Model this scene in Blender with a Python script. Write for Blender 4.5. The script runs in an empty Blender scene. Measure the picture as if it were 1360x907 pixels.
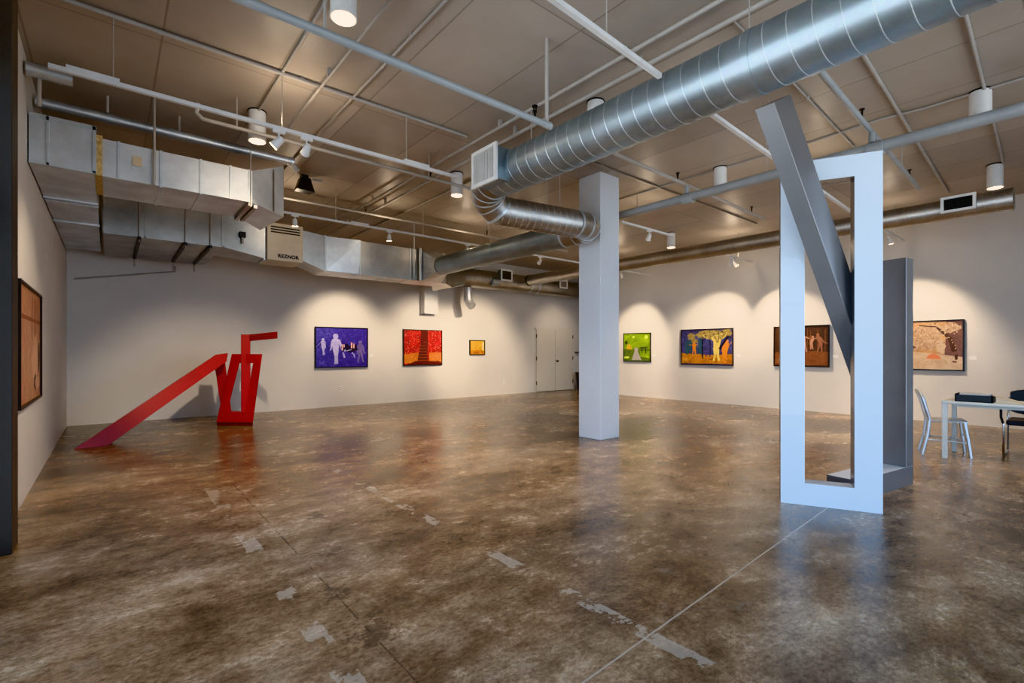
import bpy, bmesh, math, random
from mathutils import Vector, Matrix

random.seed(7)
SC = bpy.context.scene
COL = SC.collection
PI = math.pi
V = Vector
CEIL = 4.08

# ------------------------------------------------------------------ materials
def nodes_of(name):
    m = bpy.data.materials.new(name)
    m.use_nodes = True
    nt = m.node_tree
    b = nt.nodes['Principled BSDF']
    return m, nt, b

def N(nt, typ, **kw):
    n = nt.nodes.new(typ)
    for k, v in kw.items():
        setattr(n, k, v)
    return n

def ramp(nt, stops, interp='LINEAR'):
    r = nt.nodes.new('ShaderNodeValToRGB')
    r.color_ramp.interpolation = interp
    e = r.color_ramp.elements
    while len(e) < len(stops):
        e.new(0.5)
    for el, (p, c) in zip(e, stops):
        el.position = p
        el.color = (c[0], c[1], c[2], 1) if len(c) == 3 else c
    return r

def mixc(nt, fac, a, b, mode='MIX'):
    m = nt.nodes.new('ShaderNodeMix')
    m.data_type = 'RGBA'
    m.blend_type = mode
    m.clamp_factor = True
    L = nt.links
    for sock, val in ((0, fac), (6, a), (7, b)):
        if hasattr(val, 'links') or hasattr(val, 'is_linked'):
            L.new(val, m.inputs[sock])
        elif isinstance(val, (int, float)):
            m.inputs[sock].default_value = val
        else:
            m.inputs[sock].default_value = (val[0], val[1], val[2], 1)
    return m.outputs[2]

def math_n(nt, op, a, b=None, c=None):
    m = nt.nodes.new('ShaderNodeMath')
    m.operation = op
    for i, val in enumerate((a, b, c)):
        if val is None:
            continue
        if isinstance(val, (int, float)):
            m.inputs[i].default_value = val
        else:
            nt.links.new(val, m.inputs[i])
    return m.outputs[0]

def noise(nt, vec, scale, detail=4, rough=0.55, dist=0.0):
    n = nt.nodes.new('ShaderNodeTexNoise')
    n.inputs['Scale'].default_value = scale
    n.inputs['Detail'].default_value = detail
    n.inputs['Roughness'].default_value = rough
    n.inputs['Distortion'].default_value = dist
    if vec is not None:
        nt.links.new(vec, n.inputs['Vector'])
    return n.outputs['Fac']

def world_pos(nt):
    g = nt.nodes.new('ShaderNodeNewGeometry')
    return g.outputs['Position']

def bump(nt, b, height, strength=0.2, dist=0.01):
    n = nt.nodes.new('ShaderNodeBump')
    n.inputs['Strength'].default_value = strength
    n.inputs['Distance'].default_value = dist
    nt.links.new(height, n.inputs['Height'])
    nt.links.new(n.outputs['Normal'], b.inputs['Normal'])

def simple(name, col, rough=0.5, metal=0.0, var=0.06, scale=6, spec=0.5, bumpy=0.0, coat=0.0):
    m, nt, b = nodes_of(name)
    tc = nt.nodes.new('ShaderNodeTexCoord')
    f = noise(nt, tc.outputs['Object'], scale, 3)
    lo = [max(0, c * (1 - var)) for c in col]
    hi = [min(1, c * (1 + var)) for c in col]
    r = ramp(nt, [(0.3, lo), (0.7, hi)])
    nt.links.new(f, r.inputs[0])
    nt.links.new(r.outputs[0], b.inputs['Base Color'])
    b.inputs['Roughness'].default_value = rough
    b.inputs['Metallic'].default_value = metal
    b.inputs['Specular IOR Level'].default_value = spec
    b.inputs['Coat Weight'].default_value = coat
    if bumpy:
        f2 = noise(nt, tc.outputs['Object'], scale * 12, 2)
        bump(nt, b, f2, bumpy, 0.002)
    return m

def emit(name, col, strength):
    m, nt, b = nodes_of(name)
    b.inputs['Base Color'].default_value = (*col, 1)
    b.inputs['Emission Color'].default_value = (*col, 1)
    b.inputs['Emission Strength'].default_value = strength
    return m

def galvanised(name, tint=(0.60, 0.62, 0.64), rough=0.30, scale=14, metal=1.0, bmp=0.05):
    m, nt, b = nodes_of(name)
    p = world_pos(nt)
    v = nt.nodes.new('ShaderNodeTexVoronoi')
    v.inputs['Scale'].default_value = scale * 3
    nt.links.new(p, v.inputs['Vector'])
    f = noise(nt, p, 2.2, 5, 0.6)
    r = ramp(nt, [(0.25, [c * 0.72 for c in tint]), (0.75, [min(1, c * 1.15) for c in tint])])
    nt.links.new(f, r.inputs[0])
    c = r.outputs[0] if metal == 1.0 else mixc(nt, 0.03, r.outputs[0], v.outputs['Color'], 'OVERLAY')
    nt.links.new(c, b.inputs['Base Color'])
    b.inputs['Metallic'].default_value = metal
    f2 = noise(nt, p, scale, 4)
    rr = math_n(nt, 'MULTIPLY_ADD', f2, 0.16, rough - 0.08)
    nt.links.new(rr, b.inputs['Roughness'])
    f3 = noise(nt, p, 7, 2)
    if bmp: bump(nt, b, f3, bmp, 0.01)
    return m

def make_floor_mat():
    m, nt, b = nodes_of('polished_concrete')
    L = nt.links
    p = world_pos(nt)
    mp = nt.nodes.new('ShaderNodeMapping')
    mp.inputs['Rotation'].default_value = (0, 0, math.radians(8))
    mp.inputs['Scale'].default_value = (0.8, 1.15, 1)
    L.new(p, mp.inputs['Vector'])
    q = mp.outputs['Vector']
    big = noise(nt, q, 0.55, 6, 0.62, 0.6)
    mid = noise(nt, q, 1.7, 12, 0.80, 0.3)
    fine = noise(nt, q, 9, 10, 0.85)
    grit = noise(nt, q, 38, 6, 0.8)
    r1 = ramp(nt, [(0.34, (0.105, 0.075, 0.050)), (0.46, (0.200, 0.143, 0.092)), (0.56, (0.310, 0.235, 0.160)), (0.70, (0.46, 0.385, 0.290))])
    s = math_n(nt, 'MULTIPLY_ADD', mid, 0.85, math_n(nt, 'MULTIPLY_ADD', big, 0.85, -0.35))
    s = math_n(nt, 'MULTIPLY_ADD', fine, 0.55, math_n(nt, 'ADD', s, -0.275))
    L.new(s, r1.inputs[0])
    col = r1.outputs[0]
    # warm amber stain zones and grey zones
    z1 = noise(nt, q, 0.33, 3, 0.5, 0.3)
    rz = ramp(nt, [(0.40, (1.12, 0.97, 0.80)), (0.62, (0.88, 0.93, 1.02))])
    L.new(z1, rz.inputs[0])
    col = mixc(nt, 0.75, col, rz.outputs[0], 'MULTIPLY')
    # dark speckle stains
    d = noise(nt, q, 3.4, 12, 0.82, 0.5)
    rd = ramp(nt, [(0.30, (0.42, 0.38, 0.35)), (0.54, (1, 1, 1))])
    L.new(d, rd.inputs[0])
    col = mixc(nt, 0.8, col, rd.outputs[0], 'MULTIPLY')
    rg = ramp(nt, [(0.38, (0.52, 0.50, 0.47)), (0.50, (1, 1, 1)), (0.62, (1.32, 1.30, 1.26))])
    L.new(grit, rg.inputs[0])
    col = mixc(nt, 0.8, col, rg.outputs[0], 'MULTIPLY')
    # pale chips and worn patches
    w = noise(nt, q, 3.1, 12, 0.8, 0.4)
    rw = ramp(nt, [(0.56, (0, 0, 0)), (0.72, (1, 1, 1))])
    L.new(w, rw.inputs[0])
    col = mixc(nt, math_n(nt, 'MULTIPLY', rw.outputs[0], 0.35), col, (0.50, 0.45, 0.38))
    # old wall lines: pale residue strips that run along the room
    sx = nt.nodes.new('ShaderNodeSeparateXYZ')
    L.new(p, sx.inputs[0])
    X, Y = sx.outputs[0], sx.outputs[1]
    def band(c, half, v, soft=0.02):
        dd = math_n(nt, 'ABSOLUTE', math_n(nt, 'SUBTRACT', v, c))
        return math_n(nt, 'SUBTRACT', 1.0, math_n(nt, 'SMOOTHSTEP', half - soft, half + soft, dd)) if False else \
            math_n(nt, 'LESS_THAN', dd, half)
    wob = noise(nt, p, 9, 5, 0.7)
    pz = noise(nt, p, 2.3, 4, 0.6)
    patch = math_n(nt, 'GREATER_THAN', math_n(nt, 'ADD', pz, math_n(nt, 'MULTIPLY', wob, 0.5)), 0.765)
    Xw = math_n(nt, 'ADD', X, math_n(nt, 'MULTIPLY_ADD', wob, 0.05, -0.025))
    st = math_n(nt, 'ADD', band(0.76, 0.05, Xw), band(1.975, 0.045, Xw))
    near = math_n(nt, 'MULTIPLY', math_n(nt, 'GREATER_THAN', Y, 0.9), math_n(nt, 'LESS_THAN', Y, 5.6))
    fac = math_n(nt, 'MULTIPLY', math_n(nt, 'MULTIPLY', st, patch), math_n(nt, 'MULTIPLY', near, 0.40))
    col = mixc(nt, fac, col, (0.56, 0.53, 0.47))
    # saw cut joint along X and crack along Y
    Yw = math_n(nt, 'ADD', Y, math_n(nt, 'MULTIPLY_ADD', wob, 0.008, -0.004))
    Ysl = math_n(nt, 'MULTIPLY_ADD', X, -0.045, Yw)
    j1 = math_n(nt, 'MULTIPLY', band(1.27, 0.0050, Ysl), math_n(nt, 'LESS_THAN', X, 5.2))
    col = mixc(nt, math_n(nt, 'MULTIPLY', j1, 0.75), col, (0.46, 0.42, 0.36))
    Xc = math_n(nt, 'ADD', X, math_n(nt, 'MULTIPLY_ADD', wob, 0.03, -0.015))
    j2 = math_n(nt, 'MULTIPLY', band(0.965, 0.0045, Xc), math_n(nt, 'MULTIPLY', near, math_n(nt, 'MULTIPLY', math_n(nt, 'GREATER_THAN', wob, 0.47), 0.7)))
    for (cx_, cy_, rr_) in ((0.98, 2.22, 0.10), (0.96, 2.72, 0.06), (1.15, 3.3, 0.04), (1.30, 4.1, 0.05)):
        ddx = math_n(nt, 'SUBTRACT', X, cx_); ddy = math_n(nt, 'MULTIPLY', math_n(nt, 'SUBTRACT', Y, cy_), 0.7)
        rad = math_n(nt, 'SQRT', math_n(nt, 'ADD', math_n(nt, 'MULTIPLY', ddx, ddx), math_n(nt, 'MULTIPLY', ddy, ddy)))
        sp_ = math_n(nt, 'MULTIPLY', math_n(nt, 'LESS_THAN', math_n(nt, 'ADD', rad, math_n(nt, 'MULTIPLY_ADD', fine, 1.0, -0.5)), rr_ * 0.8), 0.55)
        col = mixc(nt, sp_, col, (0.045, 0.040, 0.035))
    col = mixc(nt, j2, col, (0.045, 0.038, 0.032))
    L.new(col, b.inputs['Base Color'])
    rr = math_n(nt, 'MULTIPLY_ADD', mid, 0.34, math_n(nt, 'MULTIPLY_ADD', fine, 0.20, -0.03))
    L.new(rr, b.inputs['Roughness'])
    b.inputs['Specular IOR Level'].default_value = 0.55
    bump(nt, b, math_n(nt, 'MULTIPLY_ADD', fine, 0.6, math_n(nt, 'MULTIPLY', mid, 0.9)), 0.10, 0.02)
    return m

def make_wall_mat(name, col, rough=0.6):
    m, nt, b = nodes_of(name)
    p = world_pos(nt)
    f = noise(nt, p, 0.9, 4)
    r = ramp(nt, [(0.3, [c * 0.95 for c in col]), (0.7, [min(1, c * 1.04) for c in col])])
    nt.links.new(f, r.inputs[0])
    nt.links.new(r.outputs[0], b.inputs['Base Color'])
    b.inputs['Roughness'].default_value = rough
    b.inputs['Specular IOR Level'].default_value = 0.3
    bump(nt, b, noise(nt, p, 90, 2), 0.06, 0.002)
    return m

def make_ceiling_mat():
    m, nt, b = nodes_of('painted_concrete_deck')
    L = nt.links
    p = world_pos(nt)
    sx = nt.nodes.new('ShaderNodeSeparateXYZ')
    L.new(p, sx.inputs[0])
    X, Y = sx.outputs[0], sx.outputs[1]
    big = noise(nt, p, 0.8, 5, 0.6)
    r = ramp(nt, [(0.3, (0.42, 0.37, 0.32)), (0.7, (0.53, 0.475, 0.415))])
    L.new(big, r.inputs[0])
    col = r.outputs[0]
    # form-board seams: long ones every 0.91 m along the room, short cross seams
    fx = math_n(nt, 'FRACT', math_n(nt, 'MULTIPLY_ADD', X, 1 / 0.912, 0.117))
    dx = math_n(nt, 'ABSOLUTE', math_n(nt, 'SUBTRACT', fx, 0.5))
    s1 = math_n(nt, 'LESS_THAN', dx, 0.009)
    fy = math_n(nt, 'FRACT', math_n(nt, 'MULTIPLY_ADD', Y, 1 / 2.44, 0.35))
    dy = math_n(nt, 'ABSOLUTE', math_n(nt, 'SUBTRACT', fy, 0.5))
    s2 = math_n(nt, 'LESS_THAN', dy, 0.003)
    seam = math_n(nt, 'MAXIMUM', s1, s2)
    col = mixc(nt, math_n(nt, 'MULTIPLY', seam, 0.45), col, (0.16, 0.12, 0.085))
    # each board with a slightly different tone
    cell = nt.nodes.new('ShaderNodeCombineXYZ')
    L.new(math_n(nt, 'FLOOR', math_n(nt, 'MULTIPLY_ADD', X, 1 / 0.912, 0.617)), cell.inputs[0])
    L.new(math_n(nt, 'FLOOR', math_n(nt, 'MULTIPLY_ADD', Y, 1 / 2.44, 0.85)), cell.inputs[1])
    wn = nt.nodes.new('ShaderNodeTexWhiteNoise')
    wn.noise_dimensions = '3D'
    L.new(cell.outputs[0], wn.inputs['Vector'])
    rt = ramp(nt, [(0, (0.86, 0.86, 0.86)), (1, (1.08, 1.08, 1.08))])
    L.new(wn.outputs['Value'], rt.inputs[0])
    col = mixc(nt, 1.0, col, rt.outputs[0], 'MULTIPLY')
    L.new(col, b.inputs['Base Color'])
    b.inputs['Roughness'].default_value = 0.42
    b.inputs['Specular IOR Level'].default_value = 0.35
    hh = math_n(nt, 'MULTIPLY_ADD', seam, -0.5, math_n(nt, 'MULTIPLY', noise(nt, p, 2.0, 3), 1.2))
    bump(nt, b, hh, 0.25, 0.03)
    return m

M = {}
M['floor'] = make_floor_mat()
M['ceiling'] = make_ceiling_mat()
M['wall'] = make_wall_mat('gallery_wall_paint', (0.70, 0.675, 0.645))
M['column'] = make_wall_mat('column_paint', (0.70, 0.73, 0.77), 0.45)
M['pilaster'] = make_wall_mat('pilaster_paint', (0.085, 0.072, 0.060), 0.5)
M['doorpaint'] = make_wall_mat('door_paint', (0.72, 0.68, 0.61), 0.45)
M['white'] = simple('white_enamel', (0.78, 0.78, 0.77), 0.4)
M['pipe'] = simple('painted_pipe', (0.46, 0.43, 0.40), 0.42)
M['bluepipe'] = simple('pale_painted_main', (0.36, 0.38, 0.39), 0.42)
M['black'] = simple('black_plastic', (0.018, 0.017, 0.017), 0.45)
M['darkmetal'] = simple('dark_metal', (0.05, 0.048, 0.045), 0.45, 0.6)
M['galv'] = galvanised('galvanised_sheet', (0.70, 0.73, 0.76), 0.40, 14, 0.72)
M['galvsheen'] = galvanised('galvanised_sheet_painted_sheen', (0.80, 0.85, 0.90), 0.38, 14, 0.45)  # paler copy of galv, window reflection put into the colour
M['galvdull'] = galvanised('dull_galvanised_sheet', (0.50, 0.49, 0.47), 0.42)
M['spiral'] = galvanised('spiral_duct_metal', (0.41, 0.49, 0.54), 0.42, 9, 0.88, 0.0)
M['seam'] = galvanised('duct_seam_metal', (0.66, 0.72, 0.76), 0.35, 14, 0.6, 0.0)
M['seamdull'] = galvanised('dull_seam_metal', (0.62, 0.57, 0.49), 0.35, 14, 0.7, 0.0)
M['insul'] = simple('yellow_insulation', (0.55, 0.40, 0.20), 0.9, 0, 0.35, 40)
M['beige'] = simple('beige_enamel', (0.60, 0.53, 0.42), 0.38)
M['slot'] = simple('slot_black', (0.012, 0.010, 0.009), 0.7)
M['sculpt'] = simple('pale_lacquered_steel', (0.60, 0.665, 0.73), 0.30, 0.0, 0.02, 3, 0.5, 0.0, 0.6)
M['sculptgrey'] = simple('grey_lacquered_steel', (0.24, 0.23, 0.23), 0.27, 0.5, 0.05, 3)
M['red'] = simple('red_lacquered_steel', (0.36, 0.005, 0.007), 0.36, 0.0, 0.06, 4)
M['redbase'] = simple('dark_red_plinth', (0.10, 0.006, 0.008), 0.4)
M['alum'] = simple('brushed_aluminium', (0.62, 0.68, 0.74), 0.30, 0.85, 0.06, 20)
M['tabletop'] = simple('pale_table_enamel', (0.60, 0.64, 0.62), 0.35)
M['chrome'] = simple('chrome', (0.55, 0.55, 0.56), 0.12, 1.0)
M['seatblack'] = simple('black_upholstery', (0.022, 0.021, 0.024), 0.6, 0, 0.2, 30)
M['paper'] = simple('paper_grey', (0.50, 0.49, 0.48), 0.7)
M['cream'] = simple('cream_strip', (0.62, 0.50, 0.35), 0.6)
M['card'] = simple('white_card', (0.85, 0.84, 0.81), 0.6)
M['frame'] = simple('black_stained_wood', (0.012, 0.009, 0.008), 0.4)
M['brass'] = simple('door_hardware', (0.22, 0.18, 0.13), 0.35, 0.8)
M['ledwarm'] = emit('warm_lamp_lens', (1.0, 0.78, 0.50), 26)
M['ledsoft'] = emit('downlight_lens', (1.0, 0.80, 0.58), 3.2)
M['glare'] = emit('bare_lamp_lens', (1.0, 0.82, 0.55), 60)

def glass_mat():
    m = bpy.data.materials.new('window_glass')
    m.use_nodes = True
    nt = m.node_tree
    for n in list(nt.nodes):
        nt.nodes.remove(n)
    o = nt.nodes.new('ShaderNodeOutputMaterial')
    t = nt.nodes.new('ShaderNodeBsdfTransparent')
    g = nt.nodes.new('ShaderNodeBsdfGlossy')
    g.inputs['Roughness'].default_value = 0.02
    fr = nt.nodes.new('ShaderNodeFresnel')
    mx = nt.nodes.new('ShaderNodeMixShader')
    nt.links.new(fr.outputs[0], mx.inputs[0])
    nt.links.new(t.outputs[0], mx.inputs[1])
    nt.links.new(g.outputs[0], mx.inputs[2])
    nt.links.new(mx.outputs[0], o.inputs[0])
    return m
M['glass'] = glass_mat()

# ------------------------------------------------------------------ mesh tools
class MB:
    def __init__(s):
        s.v = []; s.f = []; s.mi = []; s.sm = []
    def add(s, vs, fs, mi=0, smooth=False):
        o = len(s.v)
        s.v += [tuple(x) for x in vs]
        for f in fs:
            s.f.append([o + i for i in f]); s.mi.append(mi); s.sm.append(smooth)
    def hexa(s, p, mi=0):   # p: 4 bottom + 4 top (same winding)
        s.add(p, [(3, 2, 1, 0), (4, 5, 6, 7), (0, 1, 5, 4), (1, 2, 6, 5), (2, 3, 7, 6), (3, 0, 4, 7)], mi)
    def box(s, a, b, mi=0):
        x0, y0, z0 = a; x1, y1, z1 = b
        s.hexa([(x0, y0, z0), (x1, y0, z0), (x1, y1, z0), (x0, y1, z0), (x0, y0, z1), (x1, y0, z1), (x1, y1, z1), (x0, y1, z1)], mi)
    def prism(s, poly, ext, mi=0):
        e = V(ext); n = len(poly)
        a = [V(p) for p in poly]; b = [p + e for p in a]
        fs = [tuple(range(n - 1, -1, -1)), tuple(range(n, 2 * n))]
        fs += [(i, (i + 1) % n, n + (i + 1) % n, n + i) for i in range(n)]
        s.add(a + b, fs, mi)
    def frames(s, path):
        T = []
        n = len(path)
        for i in range(n):
            if i == 0: t = path[1] - path[0]
            elif i == n - 1: t = path[-1] - path[-2]
            else: t = (path[i + 1] - path[i]).normalized() + (path[i] - path[i - 1]).normalized()
            T.append(t.normalized())
        up = V((0, 0, 1)) if abs(T[0].z) < 0.9 else V((1, 0, 0))
        u = T[0].cross(up).normalized()
        out = []
        for i in range(n):
            if i: u = (u - T[i] * u.dot(T[i])).normalized()
            out.append((u, T[i].cross(u).normalized()))
        return out
    def tube(s, path, r, seg=12, caps=True, mi=0, smooth=True):
        path = [V(p) for p in path]
        rs = r if isinstance(r, (list, tuple)) else [r] * len(path)
        fr = s.frames(path)
        vs = []
        for p, (u, w), rr in zip(path, fr, rs):
            for k in range(seg):
                a = 2 * PI * k / seg
                vs.append(p + u * (rr * math.cos(a)) + w * (rr * math.sin(a)))
        fs = []
        for i in range(len(path) - 1):
            for k in range(seg):
                k2 = (k + 1) % seg
                fs.append((i * seg + k, (i + 1) * seg + k, (i + 1) * seg + k2, i * seg + k2))
        s.add(vs, fs, mi, smooth)
        if caps:
            s.add(vs[:seg], [tuple(range(seg))], mi)
            s.add(vs[-seg:], [tuple(range(seg - 1, -1, -1))], mi)
    def bar(s, a, b, w, h, up=(0, 0, 1), mi=0):
        a = V(a); b = V(b); t = (b - a).normalized()
        upv = V(up)
        if abs(t.dot(upv)) > 0.98: upv = V((1, 0, 0)) if abs(t.x) < 0.9 else V((0, 1, 0))
        x = t.cross(upv).normalized() * (w / 2); z = x.cross(t).normalized() * (h / 2)
        s.hexa([a - x - z, a + x - z, a + x + z, a - x + z, b - x - z, b + x - z, b + x + z, b - x + z], mi)
    def helix(s, a, b, r, pitch, w=0.006, seg=28, mi=0):
        a = V(a); b = V(b); t = (b - a); Ln = t.length; t.normalize()
        up = V((0, 0, 1)); u = t.cross(up).normalized(); wv = t.cross(u).normalized()
        n = int(Ln / pitch * seg)
        vs = []
        for i in range(n + 1):
            q = i / n; ang = 2 * PI * q * Ln / pitch
            d = u * math.cos(ang) + wv * math.sin(ang)
            c = a + t * (q * Ln)
            vs += [c + d * (r - 0.001) - t * w, c + d * (r + w * 0.8), c + d * (r - 0.001) + t * w]
        fs = []
        for i in range(n):
            o = i * 3
            fs += [(o, o + 1, o + 4, o + 3), (o + 1, o + 2, o + 5, o + 4)]
        s.add(vs, fs, mi, True)
    def ring(s, c, t, r, w, th=0.006, seg=40, mi=0):
        c = V(c); t = V(t).normalized()
        s.tube([c - t * w / 2, c + t * w / 2], r + th, seg, True, mi)
    def split(s, name, mat, parent=None):
        # every connected piece becomes a part of its own
        par = list(range(len(s.v)))
        def find(i):
            while par[i] != i:
                par[i] = par[par[i]]; i = par[i]
            return i
        key = {}
        for i, p in enumerate(s.v):
            k = (round(p[0], 5), round(p[1], 5), round(p[2], 5))
            if k in key: par[find(i)] = find(key[k])
            else: key[k] = i
        for f in s.f:
            for i in f[1:]: par[find(i)] = find(f[0])
        groups = {}
        for f, mi, sm in zip(s.f, s.mi, s.sm): groups.setdefault(find(f[0]), []).append((f, mi, sm))
        for fl in groups.values():
            q = MB(); ids = {}
            for f, mi, sm in fl:
                for i in f:
                    if i not in ids: ids[i] = len(q.v); q.v.append(s.v[i])
                q.f.append([ids[i] for i in f]); q.mi.append(mi); q.sm.append(sm)
            q.build(name, mat, parent)
    def build(s, name, mat, parent=None, bevel=0.0, recalc=True):
        me = bpy.data.meshes.new(name)
        me.from_pydata(s.v, [], s.f)
        mats = mat if isinstance(mat, (list, tuple)) else [mat]
        for m in mats: me.materials.append(m)
        for p, mi, sm in zip(me.polygons, s.mi, s.sm):
            p.material_index = mi; p.use_smooth = sm
        if recalc:
            bm = bmesh.new(); bm.from_mesh(me)
            bmesh.ops.recalc_face_normals(bm, faces=bm.faces)
            bm.to_mesh(me); bm.free()
        o = bpy.data.objects.new(name, me)
        COL.objects.link(o)
        if parent: o.parent = parent
        if bevel:
            bv = o.modifiers.new('edge', 'BEVEL'); bv.width = bevel; bv.segments = 2; bv.limit_method = 'ANGLE'
        return o

def tag(o, label, cat, group=None, kind=None):
    o['label'] = label
    o['category'] = cat
    if group: o['group'] = group
    if kind: o['kind'] = kind
    return o

def thing(name, label, cat, loc=(0, 0, 0), rotz=0.0, group=None):
    o = bpy.data.objects.new(name, None)
    o.empty_display_size = 0.1
    COL.objects.link(o)
    o.location = loc
    o.rotation_euler = (0, 0, rotz)
    return tag(o, label, cat, group)

def dup(root, loc, rotz=None, label=None, group=None):
    r = root.copy(); COL.objects.link(r)
    r.location = loc
    if rotz is not None: r.rotation_euler = (0, 0, rotz)
    if label: r['label'] = label
    if group: r['group'] = group
    for ch in list(root.children):
        c = ch.copy(); COL.objects.link(c); c.parent = r
        for g in list(ch.children):
            d = g.copy(); COL.objects.link(d); d.parent = c
    return r

def child(root, name):
    for c in root.children:
        if c.name.split('.')[0] == name: return c

def struct(o, label=None):
    o['kind'] = 'structure'
    if label: o['label'] = label
    return o

def boxobj(name, a, b, mat, parent=None, bevel=0.0):
    m = MB(); m.box(a, b); return m.build(name, mat, parent, bevel)

# ------------------------------------------------------------------ room shell
XL, XR, YB, YF = -0.60, 12.16, 11.85, -3.0
m = MB(); m.box((XL - 0.3, YF - 0.3, -0.2), (14.3, YB + 0.3, 0)); struct(m.build('floor', M['floor']))
m = MB(); m.box((XL - 0.3, YF - 0.3, CEIL), (14.3, YB + 0.3, CEIL + 0.2)); struct(m.build('ceiling', M['ceiling']))
m = MB(); m.box((XL - 0.3, YB, 0), (14.3, YB + 0.25, CEIL)); struct(m.build('wall_back', M['wall']))
m = MB(); m.box((XL - 0.25, 4.62, 0), (XL, YB, CEIL)); m.box((XL - 0.25, YF, 3.3), (XL, 4.62, CEIL)); m.box((XL - 0.25, YF, 0), (XL, YF + 0.3, 3.3))
struct(m.build('wall_left', M['wall']))
m = MB(); m.box((XR, YF, 0), (XR + 0.25, 10.15, CEIL)); struct(m.build('wall_right', M['wall']))
m = MB(); m.box((14.0, 10.0, 0), (14.25, YB, CEIL)); m.box((XR + 0.25, 9.9, 0), (14.25, 10.15, CEIL)); struct(m.build('wall_recess', M['wall']))
# storefront wall behind the camera
m = MB()
m.box((XL - 0.25, YF - 0.25, 3.5), (XR + 0.25, YF, CEIL)); m.box((XL - 0.25, YF - 0.25, 0), (1.6, YF, 3.5)); m.box((8.0, YF - 0.25, 0), (XR + 0.25, YF, 3.5))
struct(m.build('wall_front', M['wall']))
# pilaster at the end of the left wall
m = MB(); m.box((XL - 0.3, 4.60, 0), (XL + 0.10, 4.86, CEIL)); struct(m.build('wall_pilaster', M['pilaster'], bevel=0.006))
def window(name, a, b, axis):
    fr = MB(); g = MB()
    (x0, y0), (x1, y1) = a, b
    n = 3
    for k in range(n + 1):
        q = k / n; x = x0 + (x1 - x0) * q; y = y0 + (y1 - y0) * q
        fr.box((x - 0.03, y - 0.03, 0), (x + 0.03, y + 0.03, 3.3))
    for z in (0.04, 2.3, 3.26):
        fr.bar((x0, y0, z), (x1, y1, z), 0.06, 0.08)
    root = struct(fr.build(name, M['darkmetal']))
    if axis == 'x': g.box((x0 - 0.004, y0, 0.08), (x0 + 0.004, y1, 3.22))
    else: g.box((x0, y0 - 0.004, 0.08), (x1, y0 + 0.004, 3.22))
    g.build('window_pane', M['glass'], root)
window('window_1', (XL - 0.12, YF + 0.3), (XL - 0.12, 4.58), 'x')
window('window_2', (1.6, YF - 0.12), (8.0, YF - 0.12), 'y')
# column
m = MB(); m.box((5.72, 4.80, 0), (6.17, 5.24, CEIL))
o = struct(m.build('column', M['column'], bevel=0.008))
tag(o, 'white painted square column standing mid floor from floor to ceiling', 'column', kind='structure')

# door in the back wall
d = MB(); d.box((10.86, YB - 0.025, 0.012), (11.715, YB - 0.002, 2.07))
o = d.build('door_1', M['doorpaint']); struct(o)
d = MB(); d.box((11.725, YB - 0.025, 0.012), (12.58, YB - 0.002, 2.07)); o2 = d.build('door_2', M['doorpaint']); struct(o2)
for root, xk, xh in ((o, None, 10.855), (o2, 11.80, 12.585)):
    for z in (0.30, 1.12, 1.86):
        h = MB(); h.box((xh - 0.012, YB - 0.04, z - 0.06), (xh + 0.018, YB - 0.006, z + 0.06)); h.build('hinge', M['brass'], root)
    if xk:
        h = MB(); h.tube([(xk, YB - 0.025, 1.02), (xk, YB - 0.07, 1.02)], 0.018, 12); h.tube([(xk, YB - 0.065, 1.02), (xk, YB - 0.10, 1.02)], 0.032, 14)
        h.box((xk - 0.03, YB - 0.03, 0.98), (xk + 0.03, YB - 0.024, 1.06)); h.build('door_handle', M['brass'], root)
t_ = MB(); t_.box((10.80, YB - 0.012, 0), (10.845, YB - 0.001, 2.13)); t_.box((12.595, YB - 0.012, 0), (12.64, YB - 0.001, 2.13)); t_.box((10.80, YB - 0.012, 2.085), (12.64, YB - 0.001, 2.13))
struct(t_.build('trim_1', M['doorpaint']))
g = boxobj('trim_2', (10.86, YB - 0.012, 0.0), (12.58, YB - 0.003, 0.02), M['slot']); struct(g)

# ------------------------------------------------------------------ round ducts
def arc(p0, p1, p2, n=6):
    p0, p1, p2 = V(p0), V(p1), V(p2)
    return [p0 * (1 - t) ** 2 + p1 * 2 * t * (1 - t) + p2 * t * t for t in [i / n for i in range(n + 1)]]

def gored(root, name, path, r, mat):
    e = MB(); e.tube(path, r, 36, False, 0, True)
    o = e.build(name, mat, root, recalc=True)
    rg = MB()
    for i, p in enumerate(path):
        if i == 0: t = path[1] - path[0]
        elif i == len(path) - 1: t = path[-1] - path[-2]
        else: t = path[i + 1] - path[i - 1]
        rg.ring(p, t, r, 0.016 if 0 < i < len(path) - 1 else 0.035, 0.005, 36)
    rg.build('gore_seam', M['seam'], o)
    return o

# main duct overhead
BX, BZ, BR = 3.57, 3.42, 0.222
t = thing('spiral_duct', 'large round spiral duct running overhead from upper right corner to the grille box', 'duct', (BX, 0, BZ))
def rel(root):
    return -root.location
def P(root, *pts):
    return [V(p) - root.location for p in pts]
a, b = P(t, (BX, -2.7, BZ), (BX, 4.56, BZ))
q = MB(); q.tube([a, b], BR, 56, True); q.build('duct_pipe', M['spiral'], t)
q = MB(); q.helix(a, b, BR, 0.150, 0.0045, 40); q.build('spiral_seam', M['seam'], t)
q = MB(); q.ring(a + V((0, 4.25, 0)), (0, 1, 0), BR, 0.05, 0.006, 48); q.split('coupling_band', M['spiral'], t)
path = arc((0, 4.56, 0), (0.0, 5.02, -0.02), (0.32, 4.98, -0.24), 5)
gored(t, 'elbow', path, 0.205, M['galvdull'])
bx = MB(); bx.box((3.25 - BX, 4.19, 3.25 - BZ), (3.50 - BX, 4.60, 3.61 - BZ)); rb = bx.build('register_box', M['spiral'], t)
gr = MB()
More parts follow.
